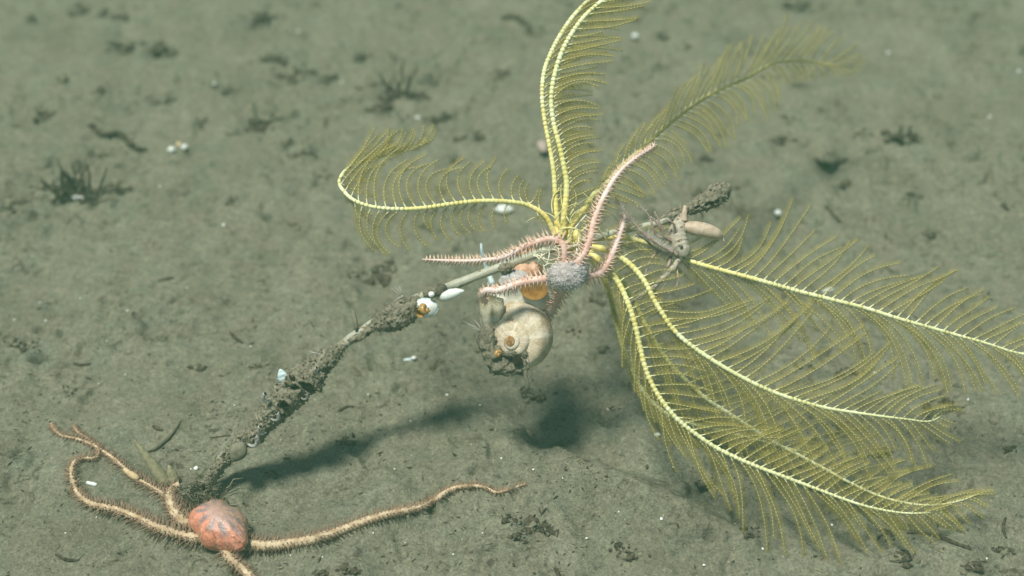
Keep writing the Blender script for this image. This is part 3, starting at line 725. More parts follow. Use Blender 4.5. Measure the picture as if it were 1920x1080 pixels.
def orange_star():
    s = K * .785
    body = MB()
    def arm(pp, r0, r1):
        q = [(x, y, 0, r0 + (r1 - r0) * i / (len(pp) - 1)) for i, (x, y) in enumerate(pp)]
        rs = resample(q, 2.4); pts = []; rad = []
        for t, (x, y, _, r) in rs:
            r = max(r, 1) * s; g = G(x, y); pts.append(g + Vector((0, 0, r * .75))); rad.append(r)
        # smooth out the mud's roughness under the arm
        for _ in range(4):
            pts = [pts[0]] + [(a + b * 2 + c) / 4 for a, b, c in zip(pts, pts[1:], pts[2:])] + [pts[-1]]
        return pts, rad
    A = [arm([(400, 1012), (375, 1015), (350, 1010), (320, 1002), (290, 991), (262, 977), (230, 963), (200, 955), (175, 950), (153, 936), (140, 914), (135, 890), (139, 871), (156, 863), (178, 861), (186, 852), (180, 838), (162, 822), (146, 812), (138, 799)], 10, 2.2),
         arm([(392, 985), (365, 975), (335, 955), (318, 937), (290, 919), (262, 903), (240, 886), (216, 864), (190, 846), (166, 832), (142, 824), (116, 818), (102, 806), (96, 794)], 6.5, 2),
         arm([(440, 1020), (470, 1027), (500, 1029), (540, 1025), (580, 1018), (620, 1006), (660, 991), (700, 976), (740, 965), (780, 957), (810, 945), (830, 930), (852, 918), (880, 914), (908, 915), (928, 925), (945, 922), (965, 915), (986, 908)], 11.5, 1.6),
         arm([(420, 1030), (432, 1052), (448, 1066), (464, 1080), (480, 1096)], 10, 8),
         arm([(385, 985), (352, 988), (335, 975), (324, 956), (320, 938), (325, 922), (340, 913)], 12, 8)]
    for pts, rad in A:
        star_arm(body, pts, rad, lambda i: 0, 9 * s)
    c = G(416, 1003)
    body.blob(c + Vector((0, 0, .004)), (Vector((.013, 0, 0)), Vector((0, .013, 0)), Vector((0, 0, .006))), 4, .1, 2, 0, 1)
    b = body.build('brittle_star', [M['cream']])
    tag(b, 'orange brittle star with cream arms sprawled on the mud at the foot of the stalk', 'brittle star')
    for k, (pts, rad) in enumerate(A):
        star_spines(pts, rad, Vector((0, -.35, 1)).normalized(), 5.2 * s, (lambda f: (27 - 17 * f) * s) if k != 2 else (lambda f: (21 - 13 * f) * s), 1.5 * s, (-10, 12, 38, 62), 'cream_spine', b, lean=.2)
    # the disc is longer from upper left to lower right
    ax = (G(462, 1042) - G(372, 966)); ax.z = 0; L = ax.length / 2 * .93; ax.normalize()
    ay = Vector((-ax.y, ax.x, 0))
    d = MB(); bm_amp = .05
    d.blob(c + Vector((0, 0, .0065)), (ax * (L * 1.0), ay * .0122, Vector((0, 0, .0118))), 6, .04, 1.7, 0, 4, fine=.006, ffreq=14)
    vv = []
    for v in d.v:      # five swollen lobes between the arms
        q = Vector(v) - c; a = math.atan2(q.dot(ay), q.dot(ax)); rr = math.hypot(q.dot(ay) / .015, q.dot(ax) / L)
        k = (1 + .085 * math.cos(5 * a + .6) * min(1, rr)) * 1.04
        vv.append((c.x + q.x * k, c.y + q.y * k, v[2]))
    d.v = vv; nv = len(vv)
    for k in range(260):
        p = Vector(d.v[random.randrange(nv)]); q = p - c
        if q.z < .002 or math.hypot(q.x, q.y) < .010: continue
        d.spike(p, (Vector((q.x, q.y, .004)).normalized() + Vector((random.gauss(0, .3), random.gauss(0, .3), random.gauss(0, .3)))) * random.uniform(.001, .003), .00022, 1)
    o = d.build('disc', [M['orange_disc'], M['cream_spine']], b)
    at = o.data.attributes.new('pigment', 'FLOAT_COLOR', 'POINT'); buf = np.ones((len(d.v), 4))
    pv = np.array([list(v) for v in d.v]); q = pv - np.array(list(c))
    u = q @ np.array(list(ax)) / L; v_ = q @ np.array(list(ay)) / .0122; rr = np.hypot(u, v_); an = np.arctan2(v_, u)
    n1 = perlin(pv * 260); n2 = perlin(pv * 900 + 7)
    org = np.array([.66, .25, .15]); pale = np.array([.74, .44, .34]); gry = np.array([.25, .19, .185]); dust = np.array([.36, .24, .165])
    w5 = .5 + .5 * np.cos(10 * an + .4 + n1)                       # ten ribs, grey between them
    gm = np.clip((w5 - .52 + .5 * n1) * 4, 0, 1) * np.clip(1 - np.abs(rr - .60) / .30, 0, 1) ** .6 * np.clip(1.1 - .5 * v_, .4, 1)
    mauve = np.array([.48, .30, .25]); col = mauve[None] * (1 + .3 * n1[:, None])
    om = np.clip((rr - .55) * 2.4 + (.35 - w5) * 1.2 - .9 * v_ + .5 * n1, 0, 1)
    col = col * (1 - om[:, None]) + org[None] * om[:, None]
    pm = np.clip((.22 - w5 + .3 * n2) * 3, 0, 1) * np.clip(rr * 1.6 - .5, 0, 1) * .6
    col = col * (1 - pm[:, None]) + pale[None] * pm[:, None]
    dm = np.clip((v_ - u * .1 + .20) * 1.3 + .5 * n1, 0, .8)
    col = col * (1 - dm[:, None]) + dust[None] * dm[:, None]
    col = col * (1 - gm[:, None]) + gry[None] * gm[:, None]
    buf[:, :3] = np.clip(col * (1 + .25 * n2[:, None]), .02, .9)
    at.data.foreach_set('color', buf.reshape(-1).astype(np.float32))
orange_star()

# ------------------------------------------------------------------ the hanging sea snail
def spiral_shell(mb, centre, axis, xdir, r_out, turns, W, rise, mi=0, end=0.0, rows=26, per=64, ribs=0.0, hand=-1):
    """a helical shell: axis points from the mouth side to the apex; the last whorl ends at angle end"""
    axis = axis.normalized(); xdir = (xdir - axis * xdir.dot(axis)).normalized(); ydir = axis.cross(xdir)
    n = int(turns * per); base = len(mb.v)
    for i in range(n + 1):
        th = i / per * 2 * math.pi; g = W ** (-th / (2 * math.pi))
        a = end - hand * th
        rad = xdir * math.cos(a) + ydir * math.sin(a)
        rt = r_out * g; tr = rt * .46
        c = centre + rad * (rt - tr) + axis * (rise * (1 - g))
        for j in range(rows):
            b = 2 * math.pi * j / rows
            k = 1 + ribs * math.sin(b * 9) + ribs * .8 * mnoise.noise(Vector((th * 9, b, 0)))
            cb, sb = math.cos(b), math.sin(b); k += .020 * mnoise.noise(Vector((th * 22, 3.3, 0)))
            mb.v.append(c + (rad * math.copysign(abs(cb) ** .72, cb) + axis * (math.copysign(abs(sb) ** .72, sb) * 1.15)) * (tr * k))
    for i in range(n):
        for j in range(rows):
            a0 = base + i * rows + j; b0 = base + i * rows + (j + 1) % rows
            mb.f.append((a0, b0, b0 + rows, a0 + rows)); mb.m.append(mi)

def snail():
    s = K * .772
    root = thing('sea_snail', P(978, 600, .775), 'large tan sea snail with a coiled shell and amber operculum hanging under the stalk', 'snail')
    mb = MB()
    ax = (-FW * .93 - RT * .36 - UP * .03).normalized()
    spiral_shell(mb, P(979, 637, .784), ax, RT, 82 * s, 4.6, 1.85, 70 * s, 0, R(150), 44, 130, .004, hand=1)
    sh = mb.build('shell', M['shell'], root)
    at = sh.data.attributes.new('pigment', 'FLOAT_COLOR', 'POINT'); nv = len(mb.v); buf = np.ones((nv, 4))
    row = np.arange(nv) // 44; th = row / 130 * 2 * math.pi; bb = (np.arange(nv) % 44) / 44 * 2 * math.pi
    pv = np.array([list(v) for v in mb.v]); na = perlin(pv * 130 + 2); nb = perlin(pv * 420 + 8)
    line = perlin(np.stack([th * 7, np.full(nv, .5), np.full(nv, .5)], -1)); cord = np.cos(bb * 17)
    base = np.array([.54, .46, .32]); dark = np.array([.33, .235, .14]); pale = np.array([.66, .60, .46]); white = np.array([.74, .70, .58])
    def blend(c, t_, k): return c * (1 - k[:, None]) + t_[None] * k[:, None]
    col = np.tile(base, (nv, 1)); col = blend(col, pale, np.clip(.25 + 2.3 * line + .15 * cord, 0, .9)); col = blend(col, dark, np.clip(na * 1.6 - .15 + .4 * nb, 0, .65))
    col = blend(col, white, np.clip((th - 10 + 5 * na) / 5, 0, 1) * np.clip(.55 + 1.6 * nb, 0, 1) * .6)
    col = blend(col, np.array([.30, .16, .055]), np.clip((th - 17.5 + 3 * nb) / 2.5, 0, 1) * np.clip(.92 + .8 * nb, .3, 1))
    buf[:, :3] = np.clip(col, .02, .9); at.data.foreach_set('color', buf.reshape(-1).astype(np.float32))
    # flared lip at the left
    m3 = MB(); rows = []
    lip = [(905, 548, .776), (899, 565, .777), (900, 585, .779), (905, 606, .781), (913, 622, .783)]
    inn = [(944, 560, .771), (946, 577, .771), (940, 594, .773), (933, 609, .776), (929, 622, .78)]
    for a, b in zip(lip, inn):
        pa, pb = P(*a), P(*b); r_ = []
        for k in range(9):
            f = k / 8; r_.append(pa.lerp(pb, f) + (-FW) * (math.sin(f * math.pi) * 5 * s))
        for k in range(9):
            f = 1 - k / 8; r_.append(pa.lerp(pb, f) + (-FW) * (math.sin(f * math.pi) * 3.5 * s) + FW * .0008)
        rows.append(r_)
    base = len(m3.v)
    for r_ in rows: m3.v += r_
    for i in range(len(rows) - 1):
        for k in range(18):
            a = base + i * 18 + k; b = base + i * 18 + (k + 1) % 18
            m3.f.append((a, b, b + 18, a + 18)); m3.m.append(0)
    m3.f.append(tuple(base + k for k in range(18))); m3.m.append(0)
    m3.f.append(tuple(base + (len(rows) - 1) * 18 + k for k in reversed(range(18)))); m3.m.append(0)
    m3.build('shell_lip', M['shell_lip'], root)
    # body
    m4 = MB()
    m4.blob(P(972, 566, .786), (RT * (58 * s), UP * (34 * s), FW * (26 * s)), 5, .12, 1.6, 0, 6)
    m4.blob(P(1000, 552, .782), (RT * (38 * s), UP * (36 * s), FW * (22 * s)), 5, .10, 1.6, 0, 8)
    m4.blob(P(935, 565, .783), (RT * (32 * s), UP * (22 * s), FW * (20 * s)), 4, .12, 1.6, 0, 9)
    m4.build('foot', M['flesh'], root)
    m5 = MB()
    m5.blob(P(966, 528, .784), (RT * (32 * s), UP * (24 * s), FW * (22 * s)), 5, .14, 1.6, 0, 11)
    m5.blob(P(960, 494, .795), (RT * (24 * s), UP * (22 * s), FW * (18 * s)), 4, .14, 1.6, 0, 12)
    m5.build('mantle', M['flesh_grey'], root)
    m6 = MB()
    m6.blob(P(1002, 507, .782), (RT * (16 * s), UP * (17 * s), FW * (14 * s)), 4, .12, 1.6, 0, 14)
    m6.blob(P(980, 508, .787), (RT * (20 * s), UP * (14 * s), FW * (14 * s)), 4, .12, 1.6, 0, 15)
    m6.blob(P(988, 476, .793), (RT * (26 * s), UP * (12 * s), FW * (14 * s)), 4, .12, 1.6, 0, 16)
    m6.build('head', M['flesh_orange'], root)
    # operculum: a dished horny disc with rings
    m7 = MB(); c = P(1000, 541, .7725); n1 = (-FW * .95 - UP * .15 + RT * .1).normalized(); x1 = (RT * .95 - UP * .30); x1 = (x1 - n1 * x1.dot(n1)).normalized(); y1 = n1.cross(x1)
    rings = 22; seg = 48; base = len(m7.v)
    for i in range(rings + 1):
        f = i / rings
        for k in range(seg):
            a = 2 * math.pi * k / seg; h_ = (-.25 * (1 - f * f) + .016 * math.sin(f * 34)) * 10 * s
            m7.v.append(c + x1 * (math.cos(a) * f * 27 * s) + y1 * (math.sin(a) * f * 21 * s) + n1 * (h_ + (3 * s)))
    for k in range(seg):
        a = 2 * math.pi * k / seg
        m7.v.append(c + x1 * (math.cos(a) * 27 * s) + y1 * (math.sin(a) * 21 * s) - n1 * (2 * s))
    for i in range(rings + 1):
        for k in range(seg):
            a = base + i * seg + k; b = base + i * seg + (k + 1) % seg
            m7.f.append((a, b, b + seg, a + seg)); m7.m.append(0)
    m7.build('operculum', M['amber'], root)
    # mud caked on the underside, with a near-black lump for the shade in a burrow mouth and a dangling strand
    m8 = MB()
    for (x, y, d, rx, ry, rz, sd_) in ((912, 640, .772, 17, 26, 14, 1), (925, 668, .770, 17, 20, 14, 2), (940, 686, .771, 26, 18, 15, 3), (965, 690, .771, 24, 14, 14, 4), (985, 664, .769, 9, 8, 8, 6), (957, 664, .767, 14, 6, 8, 7), (982, 684, .770, 9, 16, 9, 8)):
        m8.blob(P(x, y, d), (RT * (rx * s), UP * (ry * s), FW * (rz * s)), 5, .3, 1.8, 0, sd_ + 20, fine=.12, ffreq=9)
    nv = len(m8.v)
    m8.blob(P(970, 676, .7655), (RT * (9 * s), UP * (10 * s), FW * (5 * s)), 4, .15, 2, 1, 31)
    pts = [P(x, y, .769) for x, y in ((978, 672), (984, 690), (985, 704), (989, 716), (993, 732))]
    m8.tube(pts, [6 * s, 5 * s, 4 * s, 3 * s, 1.2 * s], 8)
    for k in range(700):
        p = Vector(m8.v[random.randrange(nv)])
        m8.spike(p, Vector((random.gauss(0, 1), random.gauss(-.4, 1), random.gauss(-.2, 1))) * random.uniform(.0004, .0013), .0002, 0)
    m8.build('sediment_crust', [M['crust2'], M['dark']], root)
    # bristles at the edge of the crust
    m9 = MB()
    for (x1_, y1_) in ((868, 602), (876, 608), (888, 598), (884, 615), (893, 604), (900, 596)):
        a = P(906 + random.uniform(-3, 3), 624, .772); b = P(x1_, y1_, .771)
        m9.tube([a, a.lerp(b, .5) + UP * (2 * s), b], [.9 * s, .7 * s, .3 * s], 5)
    m9.build('bristles', M['seta'], root)
    g = MB(); ax2 = (-FW * .8 + RT * .4 - UP * .3)
    spiral_shell(g, P(932, 663, .7665), ax2, RT, 10 * s, 3, 2.2, 11 * s, 0, 0, 18, 40)
    tag(g.build('tiny_snail', M['gold']), 'tiny golden snail stuck in the mud crust under the big snail', 'snail')
snail()

def small_things_on_stalk():
    s = K * .78
    # white plate with a golden coiled snail on it
    root = thing('white_limpet', P(797, 576, .776), 'round glossy white limpet shell on the stalk with a golden snail on top', 'shell')
    m = MB(); n1 = (-FW + UP * .1 + RT * .15).normalized(); x1 = (RT - n1 * RT.dot(n1)).normalized(); y1 = n1.cross(x1); c = P(798, 577, .7775)
    rings = 10; seg = 40; base = len(m.v)
    for i in range(rings + 1):
        f = i / rings
        for k in range(seg):
            a = 2 * math.pi * k / seg; wv = 1 + .05 * math.sin(3 * a)
            m.v.append(c + x1 * (math.cos(a) * f * 23 * s * wv) + y1 * (math.sin(a) * f * 17 * s * wv) + n1 * ((1 - f * f) * 8 * s))
    for k in range(seg): 
        a = 2 * math.pi * k / seg; m.v.append(c + x1 * (math.cos(a) * 21 * s) + y1 * (math.sin(a) * 15 * s) - n1 * (3 * s))
    for i in range(rings + 1):
        for k in range(seg):
            a = base + i * seg + k; b = base + i * seg + (k + 1) % seg
            m.f.append((a, b, b + seg, a + seg)); m.m.append(0)
    m.build('shell', M['white'], root)
    rim = MB(); pts = [c + x1 * (math.cos(a) * 22.5 * s) + y1 * (math.sin(a) * 16.6 * s) for a in [2 * math.pi * k / 30 for k in range(31)]]
    rim.tube([p + FW * (2.5 * s) for p in pts], 2.2 * s, 8); rim.build('mantle_edge', M['bluewhite'], root)
    g = MB(); spiral_shell(g, P(785, 580, .7700), (-FW * .45 + RT * .85 - UP * .1), -FW, 17 * s, 3.5, 2.2, 27 * s, 0, R(120), 22, 50)
    tag(g.build('golden_snail', M['gold']), 'golden brown snail riding on the white limpet shell on the stalk', 'snail')
    b = MB(); b.blob(P(809, 552, .7755), (RT * (6 * s), UP * (5.6 * s), FW * (5.6 * s)), 3, .08, 2, 0, 3)
    tag(b.build('white_bead', M['white']), 'small round white shell on the stalk just above the limpet', 'shell')
    w_ = MB()
    pts = [P(x, y, d) for x, y, d in ((826, 560, .755), (834, 557, .752), (846, 552, .749), (858, 548, .747), (870, 545, .745))]
    w_.tube([pts[0]] + pts[1:], [3 * s, 9 * s, 10.5 * s, 7.5 * s, 1.5 * s], 14)
    tag(w_.build('white_copepod', M['white']), 'white spindle shaped animal just below the stalk, right of the limpet', 'animal')
    t = MB(); pts = [P(x, y, d) for x, y, d in ((902, 456, .80), (903, 470, .80), (907, 488, .80), (914, 508, .80), (921, 526, .799), (926, 540, .797))]
    t.tube(pts, [2.2 * s, 3.2 * s, 4 * s, 5 * s, 6.2 * s, 7 * s], 10)
    tag(t.build('worm_tube', M['bluewhite']), 'pale blue slender tube standing up behind the stalk, left of the snail', 'tube worm')
    # leaf shaped glassy animal perched on the crust
    l = MB(); A = P(536, 722, .778); B = P(525, 692, .777)
    ax = B - A; side = (RT * .95 + UP * .3).normalized()
    for k, (f, wd) in enumerate(((0.0, 3), (.3, 8), (.6, 7.5), (.85, 4), (1.0, .8))): pass
    n = 14; base = len(l.v)
    for i in range(n + 1):
        f = i / n; wd = 9.5 * math.sin(math.pi * min(1, f * .93 + .05)) ** .8 * s + .4 * s
        for k in range(12):
            a = 2 * math.pi * k / 12
            l.v.append(A + ax * f + side * (math.cos(a) * wd) - FW * (math.sin(a) * wd * .45 * (1 + .25 * math.sin(f * 22))))
    for i in range(n):
        for k in range(12):
            a = base + i * 12 + k; b2 = base + i * 12 + (k + 1) % 12
            l.f.append((a, b2, b2 + 12, a + 12)); l.m.append(0)
    l.spike(A + ax * .2, P(512, 712, .777) - A, 1.2 * s); l.spike(A + ax * .1, P(516, 722, .777) - A, 1.2 * s); l.spike(A, P(540, 735, .778) - A, 2 * s)
    tag(l.build('leaf_animal', M['bluewhite']), 'pale leaf shaped animal standing upright on the crusted part of the stalk', 'animal')
    # glassy coiled tubes on the crust
    TU = [(596, 692, 5.5, 'glassy curled worm tube, uppermost on the crusted stalk'), (571, 740, 5.5, 'glassy curled worm tube beside the dark burrow mouths in the stalk crust'), (516, 777, 7, 'glassy curled worm tube below the largest burrow mouth of the crust'),
          (491, 803, 7, 'glassy curled worm tube, second from the bottom of the crusted stalk'), (474, 822, 9, 'glassy curled worm tube, lowest and widest on the crusted stalk'), (500, 741, 7, 'glassy curled worm tube at the left edge of the stalk crust')]
    for (x, y, r, lab) in TU:
        d = .771 if x > 485 else .775
        m = MB(); pts = []; rad = []; hx = random.choice((-1, 1))
        for k in range(14):
            f = k / 13; a = 2.6 - 3.6 * f
            pts.append(P(x + hx * r * 1.25 * math.cos(a) * (1 - .35 * f), y + r * 1.1 * math.sin(a) + r * .5, d + .002 - .0045 * f)); rad.append(r * (.22 + .36 * f ** .7) * s)
        m.tube(pts, rad, 12, 0)
        mouth = pts[-1]; dr = (pts[-1] - pts[-2]).normalized()
        m.blob(mouth + dr * (.2 * s), (RT * (rad[-1] * .72), UP * (rad[-1] * .72), FW * (rad[-1] * .72)), 2, .05, 2, 1, r)  # solid near-black plug painting the shade inside the tube
        tag(m.build('worm_tube', [M['bubble'], M['dark']]), lab, 'tube worm', 'curled worm tubes on the stalk crust')
    # upright muddy tube and hydroid tufts
    m = MB(); pts = [P(x, y, .783) for x, y in ((668, 619), (667, 610), (665, 597), (663, 588), (662, 581))]
    m.tube(pts, [3.2 * s, 4.5 * s, 4.6 * s, 3.6 * s, 1.5 * s], 10)
    tag(m.build('mud_tube', M['debris2']), 'short muddy tube standing on the bare stretch of stalk', 'worm tube')
    def tuft(name, x, y, d, tips, lab):
        m = MB(); a = P(x, y, d)
        for (tx, ty) in tips:
            b2 = P(tx, ty, d - .001); mid = a.lerp(b2, .5) + RT * random.uniform(-2, 2) * s
            m.tube([a, mid, b2], [1.0 * s, .7 * s, .3 * s], 5)
        m.blob(a, (RT * (3 * s), UP * (3 * s), FW * (3 * s)), 2, .1, 2, 0, 1)
        tag(m.build(name, M['seta']), lab, 'hydroid')
    tuft('hydroid', 754, 556, .778, [(738, 536), (742, 534), (746, 533), (750, 535), (734, 540), (742, 560), (736, 566)], 'white hydroid tuft of fine hairs on the stalk left of the limpet')
    tuft('hydroid', 600, 664, .781, [(596, 645), (592, 652), (582, 660), (578, 658)], 'faint hydroid hairs at the upper end of the main stalk crust')
    for i in range(70):  # nothing: sponge spicules belong to the rod's own mesh
        break
small_things_on_stalk()

# ------------------------------------------------------------------ the crustacean beyond the crown
def crustacean():
    d = .784; s = K * d
    body = MB()
    path = [(1284, 402, d + .004, 7), (1276, 418, d + .002, 13), (1270, 436, d, 16), (1273, 455, d - .001, 17), (1279, 470, d - .002, 15), (1277, 482, d - .001, 10), (1270, 490, d, 6)]
    rs = resample(path, 2); body.tube([P(*q[:3]) for t, q in rs], [q[3] * s * (1 + .10 * abs(math.sin(t * 6))) for t, q in rs], 16)
    abd = [(1280, 423, d + .001, 6), (1290, 425, d, 10), (1302, 428, d - .001, 13), (1318, 431, d - .002, 13.5), (1334, 435, d - .002, 12), (1346, 440, d - .001, 10), (1353, 443, d, 4.5)]
    rs = resample(abd, 2); i0 = len(body.f)
    body.tube([P(*q[:3]) for t, q in rs], [q[3] * s * (1 + .07 * abs(math.sin(t * 9))) for t, q in rs], 18, 1)
    pr = [(1282, 415, d, 8), (1283, 400, d, 5.5), (1286, 384, d, 4)]
    rs = resample(pr, 3); body.tube([P(*q[:3]) for t, q in rs], [q[3] * s for t, q in rs], 10, 1)
    b = body.build('amphipod', [M['amphipod'], M['amphipod_belly']])
    tag(b, 'speckled grey crustacean with a plump tan abdomen and hairy legs at the stalk end', 'crustacean')
    e = MB(); e.blob(P(1277.5, 463, d - .0075), (RT * (3.4 * s), UP * (2.4 * s), FW * (2 * s)), 3, .1, 2, 0, 1); e.build('eye', M['eye'], b)
    e = MB(); e.blob(P(1283, 484, d - .006), (RT * (2.2 * s), UP * (1.6 * s), FW * (2 * s)), 3, .1, 2, 0, 2); e.build('eye', M['eye'], b)
    t = MB(); t.tube([P(1350, 441, d), P(1356, 449, d), P(1361, 458, d)], [3 * s, 2 * s, .6 * s], 8); t.build('tail_spine', M['amphipod_belly'], b)
    def limb(name, pts, m, hair=0, hl=12, mk='seta'):
        rs = resample([(x, y, d + dz, r) for x, y, dz, r in pts], 3); mb = MB(); pp = [P(*q[:3]) for t, q in rs]
        mb.tube(pp, [max(.4, q[3] * .72) * s * (1 + .12 * math.sin(i * 1.3)) for i, (t, q) in enumerate(rs)], 8)
        for k in range(hair):
            i = random.randrange(1, len(pp) - 1); tg = (pp[i + 1] - pp[i - 1]).normalized(); sd_ = tg.cross(FW).normalized()
            v = (sd_ * random.choice((-1, 1)) + tg * random.uniform(-.1, .9) - FW * random.gauss(0, .4)).normalized()
            mb.spike(pp[i], v * (random.uniform(.4, 1.0) * hl * s), .5 * s, 1)
        mb.build(name, [m, M[mk]], b)
    LG = M['amphipod_leg']
    limb('claw_leg', [(1272, 487, -.004, 7), (1262, 503, -.006, 8), (1250, 514, -.008, 8), (1238, 526, -.009, 7), (1222, 541, -.010, 6), (1206, 553, -.010, 6.5), (1192, 562, -.010, 5), (1176, 571, -.010, 3)], M['amphipod'], 40, 8)
    limb('leg', [(1258, 480, -.004, 4), (1254, 495, -.006, 4.5), (1250, 502, -.007, 3)], LG, 10, 7)
    limb('leg', [(1268, 500, -.004, 3), (1271, 516, -.006, 2.6), (1271, 530, -.008, 2), (1262, 544, -.008, 1.2), (1248, 552, -.008, .6)], LG, 10, 8)
    limb('leg', [(1252, 512, -.006, 2.5), (1246, 535, -.008, 2), (1238, 548, -.008, 1.3), (1234, 556, -.008, .6)], LG, 8, 8)
    limb('leg', [(1238, 470, -.004, 3.4), (1224, 481, -.006, 3), (1214, 500, -.008, 2.4), (1209, 516, -.009, 1.7), (1196, 526, -.009, .8), (1184, 528, -.009, .5)], LG, 40, 9)
    limb('leg', [(1262, 452, -.003, 4), (1248, 446, -.006, 3.6), (1240, 426, -.008, 3), (1232, 406, -.008, 2.2), (1226, 396, -.008, 1.2)], LG, 60, 10)
    limb('leg', [(1256, 448, -.004, 4), (1232, 442, -.006, 3.6), (1223, 422, -.008, 3), (1217, 405, -.008, 2), (1206, 392, -.008, 1), (1192, 387, -.008, .6)], LG, 60, 10)
    limb('leg', [(1266, 440, -.004, 3.4), (1264, 422, -.008, 3), (1256, 414, -.009, 2.2), (1246, 410, -.009, 1)], LG, 40, 9)
    limb('leg', [(1240, 432, .0, 3), (1230, 416, .0, 2.4), (1218, 404, .0, 1.6)], LG, 40, 10)
    limb('antenna', [(1270, 478, -.006, 5), (1252, 468, -.008, 4.4), (1230, 456, -.009, 4), (1208, 440, -.010, 3.4), (1190, 420, -.011, 2.8), (1176, 402, -.012, 2.2), (1162, 384, -.012, 1.4), (1152, 366, -.012, .6)], M['amphipod_leg'], 200, 14)
    limb('antenna', [(1268, 474, -.004, 5), (1248, 474, -.006, 4.4), (1228, 466, -.006, 3.6), (1206, 446, -.006, 2.6), (1188, 440, -.006, 1)], M['amphipod_leg'], 180, 15)
    limb('mouth_bristles', [(1262, 474, -.008, 4), (1242, 462, -.010, 3.4), (1222, 448, -.010, 2.4), (1210, 436, -.010, 1)], M['amphipod_leg'], 240, 19)
crustacean()

# ------------------------------------------------------------------ debris at the stalk's foot
def rod_on_mud(name, pts, rad, m, lab, cat, lift=0.0, group=None, hairs=0, rise=None):
    mb = MB(); q = [(x, y, 0, r) for (x, y), r in zip(pts, rad)]; rs = resample(q, 3); pp = []; rr = []
    n = len(rs)
    for i, (t, (x, y, _, r)) in enumerate(rs):
        g = G(x, y); s = K * depth_of(g)
        pp.append(g + Vector((0, 0, r * s * .6 + lift))); rr.append(max(.5, r) * s * (1 + .25 * mnoise.noise(Vector((i * .7, r, x)))))
    for _ in range(4):
        pp = [pp[0]] + [(a + b * 2 + c) / 4 for a, b, c in zip(pp, pp[1:], pp[2:])] + [pp[-1]]
    mb.tube(pp, rr, 9)
    for k in range(hairs):
        i = random.randrange(n); mb.spike(pp[i], Vector((random.gauss(0, 1), random.gauss(0, 1), abs(random.gauss(0, 1)))) * random.uniform(.001, .0025), .0002)
    return tag(mb.build(name, m), lab, cat, group)

def standing_rod(name, a, b, rad, m, lab, cat, hairs=0, bow=0.0):
    """a = foot pixel on the mud, b = tip (px, py, metres nearer than the mud seen there)"""
    A = G(*a); g = G(b[0], b[1]); B = P(b[0], b[1], depth_of(g) - b[2]); s = K * depth_of(A)
    n = 10; mb = MB()
    pts = [A.lerp(B, i / n) + RT * (bow * s * math.sin(math.pi * i / n)) for i in range(n + 1)]
    rr = []
    for i in range(n + 1):
        f = i / n * (len(rad) - 1); k = min(int(f), len(rad) - 2); rr.append((rad[k] + (rad[k + 1] - rad[k]) * (f - k)) * s * (1 + .12 * mnoise.noise(Vector((i * .9, a[0], 0)))))
    mb.tube(pts, rr, 10)
    for k in range(hairs):
        i = random.randrange(n); d_ = Vector((random.gauss(0, 1), random.gauss(0, 1), random.gauss(0, 1))).normalized()
        mb.spike(pts[i].lerp(pts[i + 1], random.random()) + d_ * rr[i] * .9, d_ * random.uniform(.0005, .002), .00018)
    return tag(mb.build(name, m), lab, cat)

standing_rod('mud_tube', (316, 912), (252, 826, .034), [9, 13, 10, 7, 3], M['frond'], 'long furry olive mud tube leaning left at the foot of the stalk', 'worm tube', 160)
standing_rod('mud_tube', (330, 910), (316, 872, .020), [6, 11, 9, 1.5], M['frond'], 'short spindle shaped olive tube between the stalk foot and the long tube', 'worm tube', 60)
rod_on_mud('wood_splinter', [(234, 886), (246, 896), (256, 902), (264, 906)], [4, 6, 6, 3], M['tan'], 'orange brown splinter lying between two brittle star arms at lower left', 'splinter', .002)
rod_on_mud('twig', [(338, 790), (330, 802), (320, 816), (306, 830), (290, 842), (272, 848)], [2, 4, 5, 5, 5, 3], M['debris2'], 'hooked muddy twig lying above the orange brittle star', 'twig', 0, None, 40)
rod_on_mud('twig', [(288, 800), (296, 806), (306, 808)], [3, 4, 2], M['debris'], 'short dark twig beside the hooked twig above the orange brittle star', 'twig')
rod_on_mud('twig', [(394, 821), (410, 820), (434, 816)], [1.2, 1.6, 1.2], M['debris'], 'thin dark straw lying left of the lower crust of the stalk', 'twig')
rod_on_mud('white_sliver', [(163, 906), (172, 909), (184, 911)], [3, 4, 3], M['white'], 'white sliver of shell inside the loop of the brittle star arm', 'shell')
for (q, r, lab) in [([(138, 682), (150, 686), (172, 682)], [2.2, 3, 1.6], 'curved dark twig on bare mud at left, right of nothing but specks'),
                    ([(296, 528), (312, 524), (328, 522)], [1.5, 2.4, 1.5], 'straight brown twig on open mud left of centre'),
                    ([(636, 772), (644, 766), (656, 762), (664, 764)], [3, 3, 2, 1.5], 'bent dark twig just right of the crusted stalk'),
                    ([(1820, 1030), (1790, 1020), (1766, 1010), (1740, 1002), (1700, 1000)], [3, 4, 4, 3, 2], 'long dark root lying across the lower right mud'),
                    ([(1040, 1066), (1046, 1074), (1050, 1088)], [3, 4, 3], 'dark twig stuck in the mud at the bottom edge under the furrow'),
                    ([(1887, 1010), (1880, 990), (1886, 970)], [2, 3, 2], 'thin upright root in the mud at the right edge'),
                    ([(1548, 390), (1560, 402), (1576, 420)], [3, 4, 3], 'dark blurred twig on the mud above the level right arm'),
                    ([(940, 36), (965, 34), (985, 46), (1000, 62)], [4, 5, 5, 3], 'long blurred dark twig left of the top of the twin arms'),
                    ([(104, 1040), (128, 1052), (150, 1050)], [2, 3, 1.5], 'faint dark trail of grit below the long brittle star arm'),
                    ([(432, 624), (440, 634), (456, 644)], [2, 3.4, 2], 'forked dark twig on mud left of the stalk crust')]:
    rod_on_mud('twig', q, r, M['debris'], lab.replace(', right of nothing but specks', ' below two white specks'), 'twig', 0, None, 12)

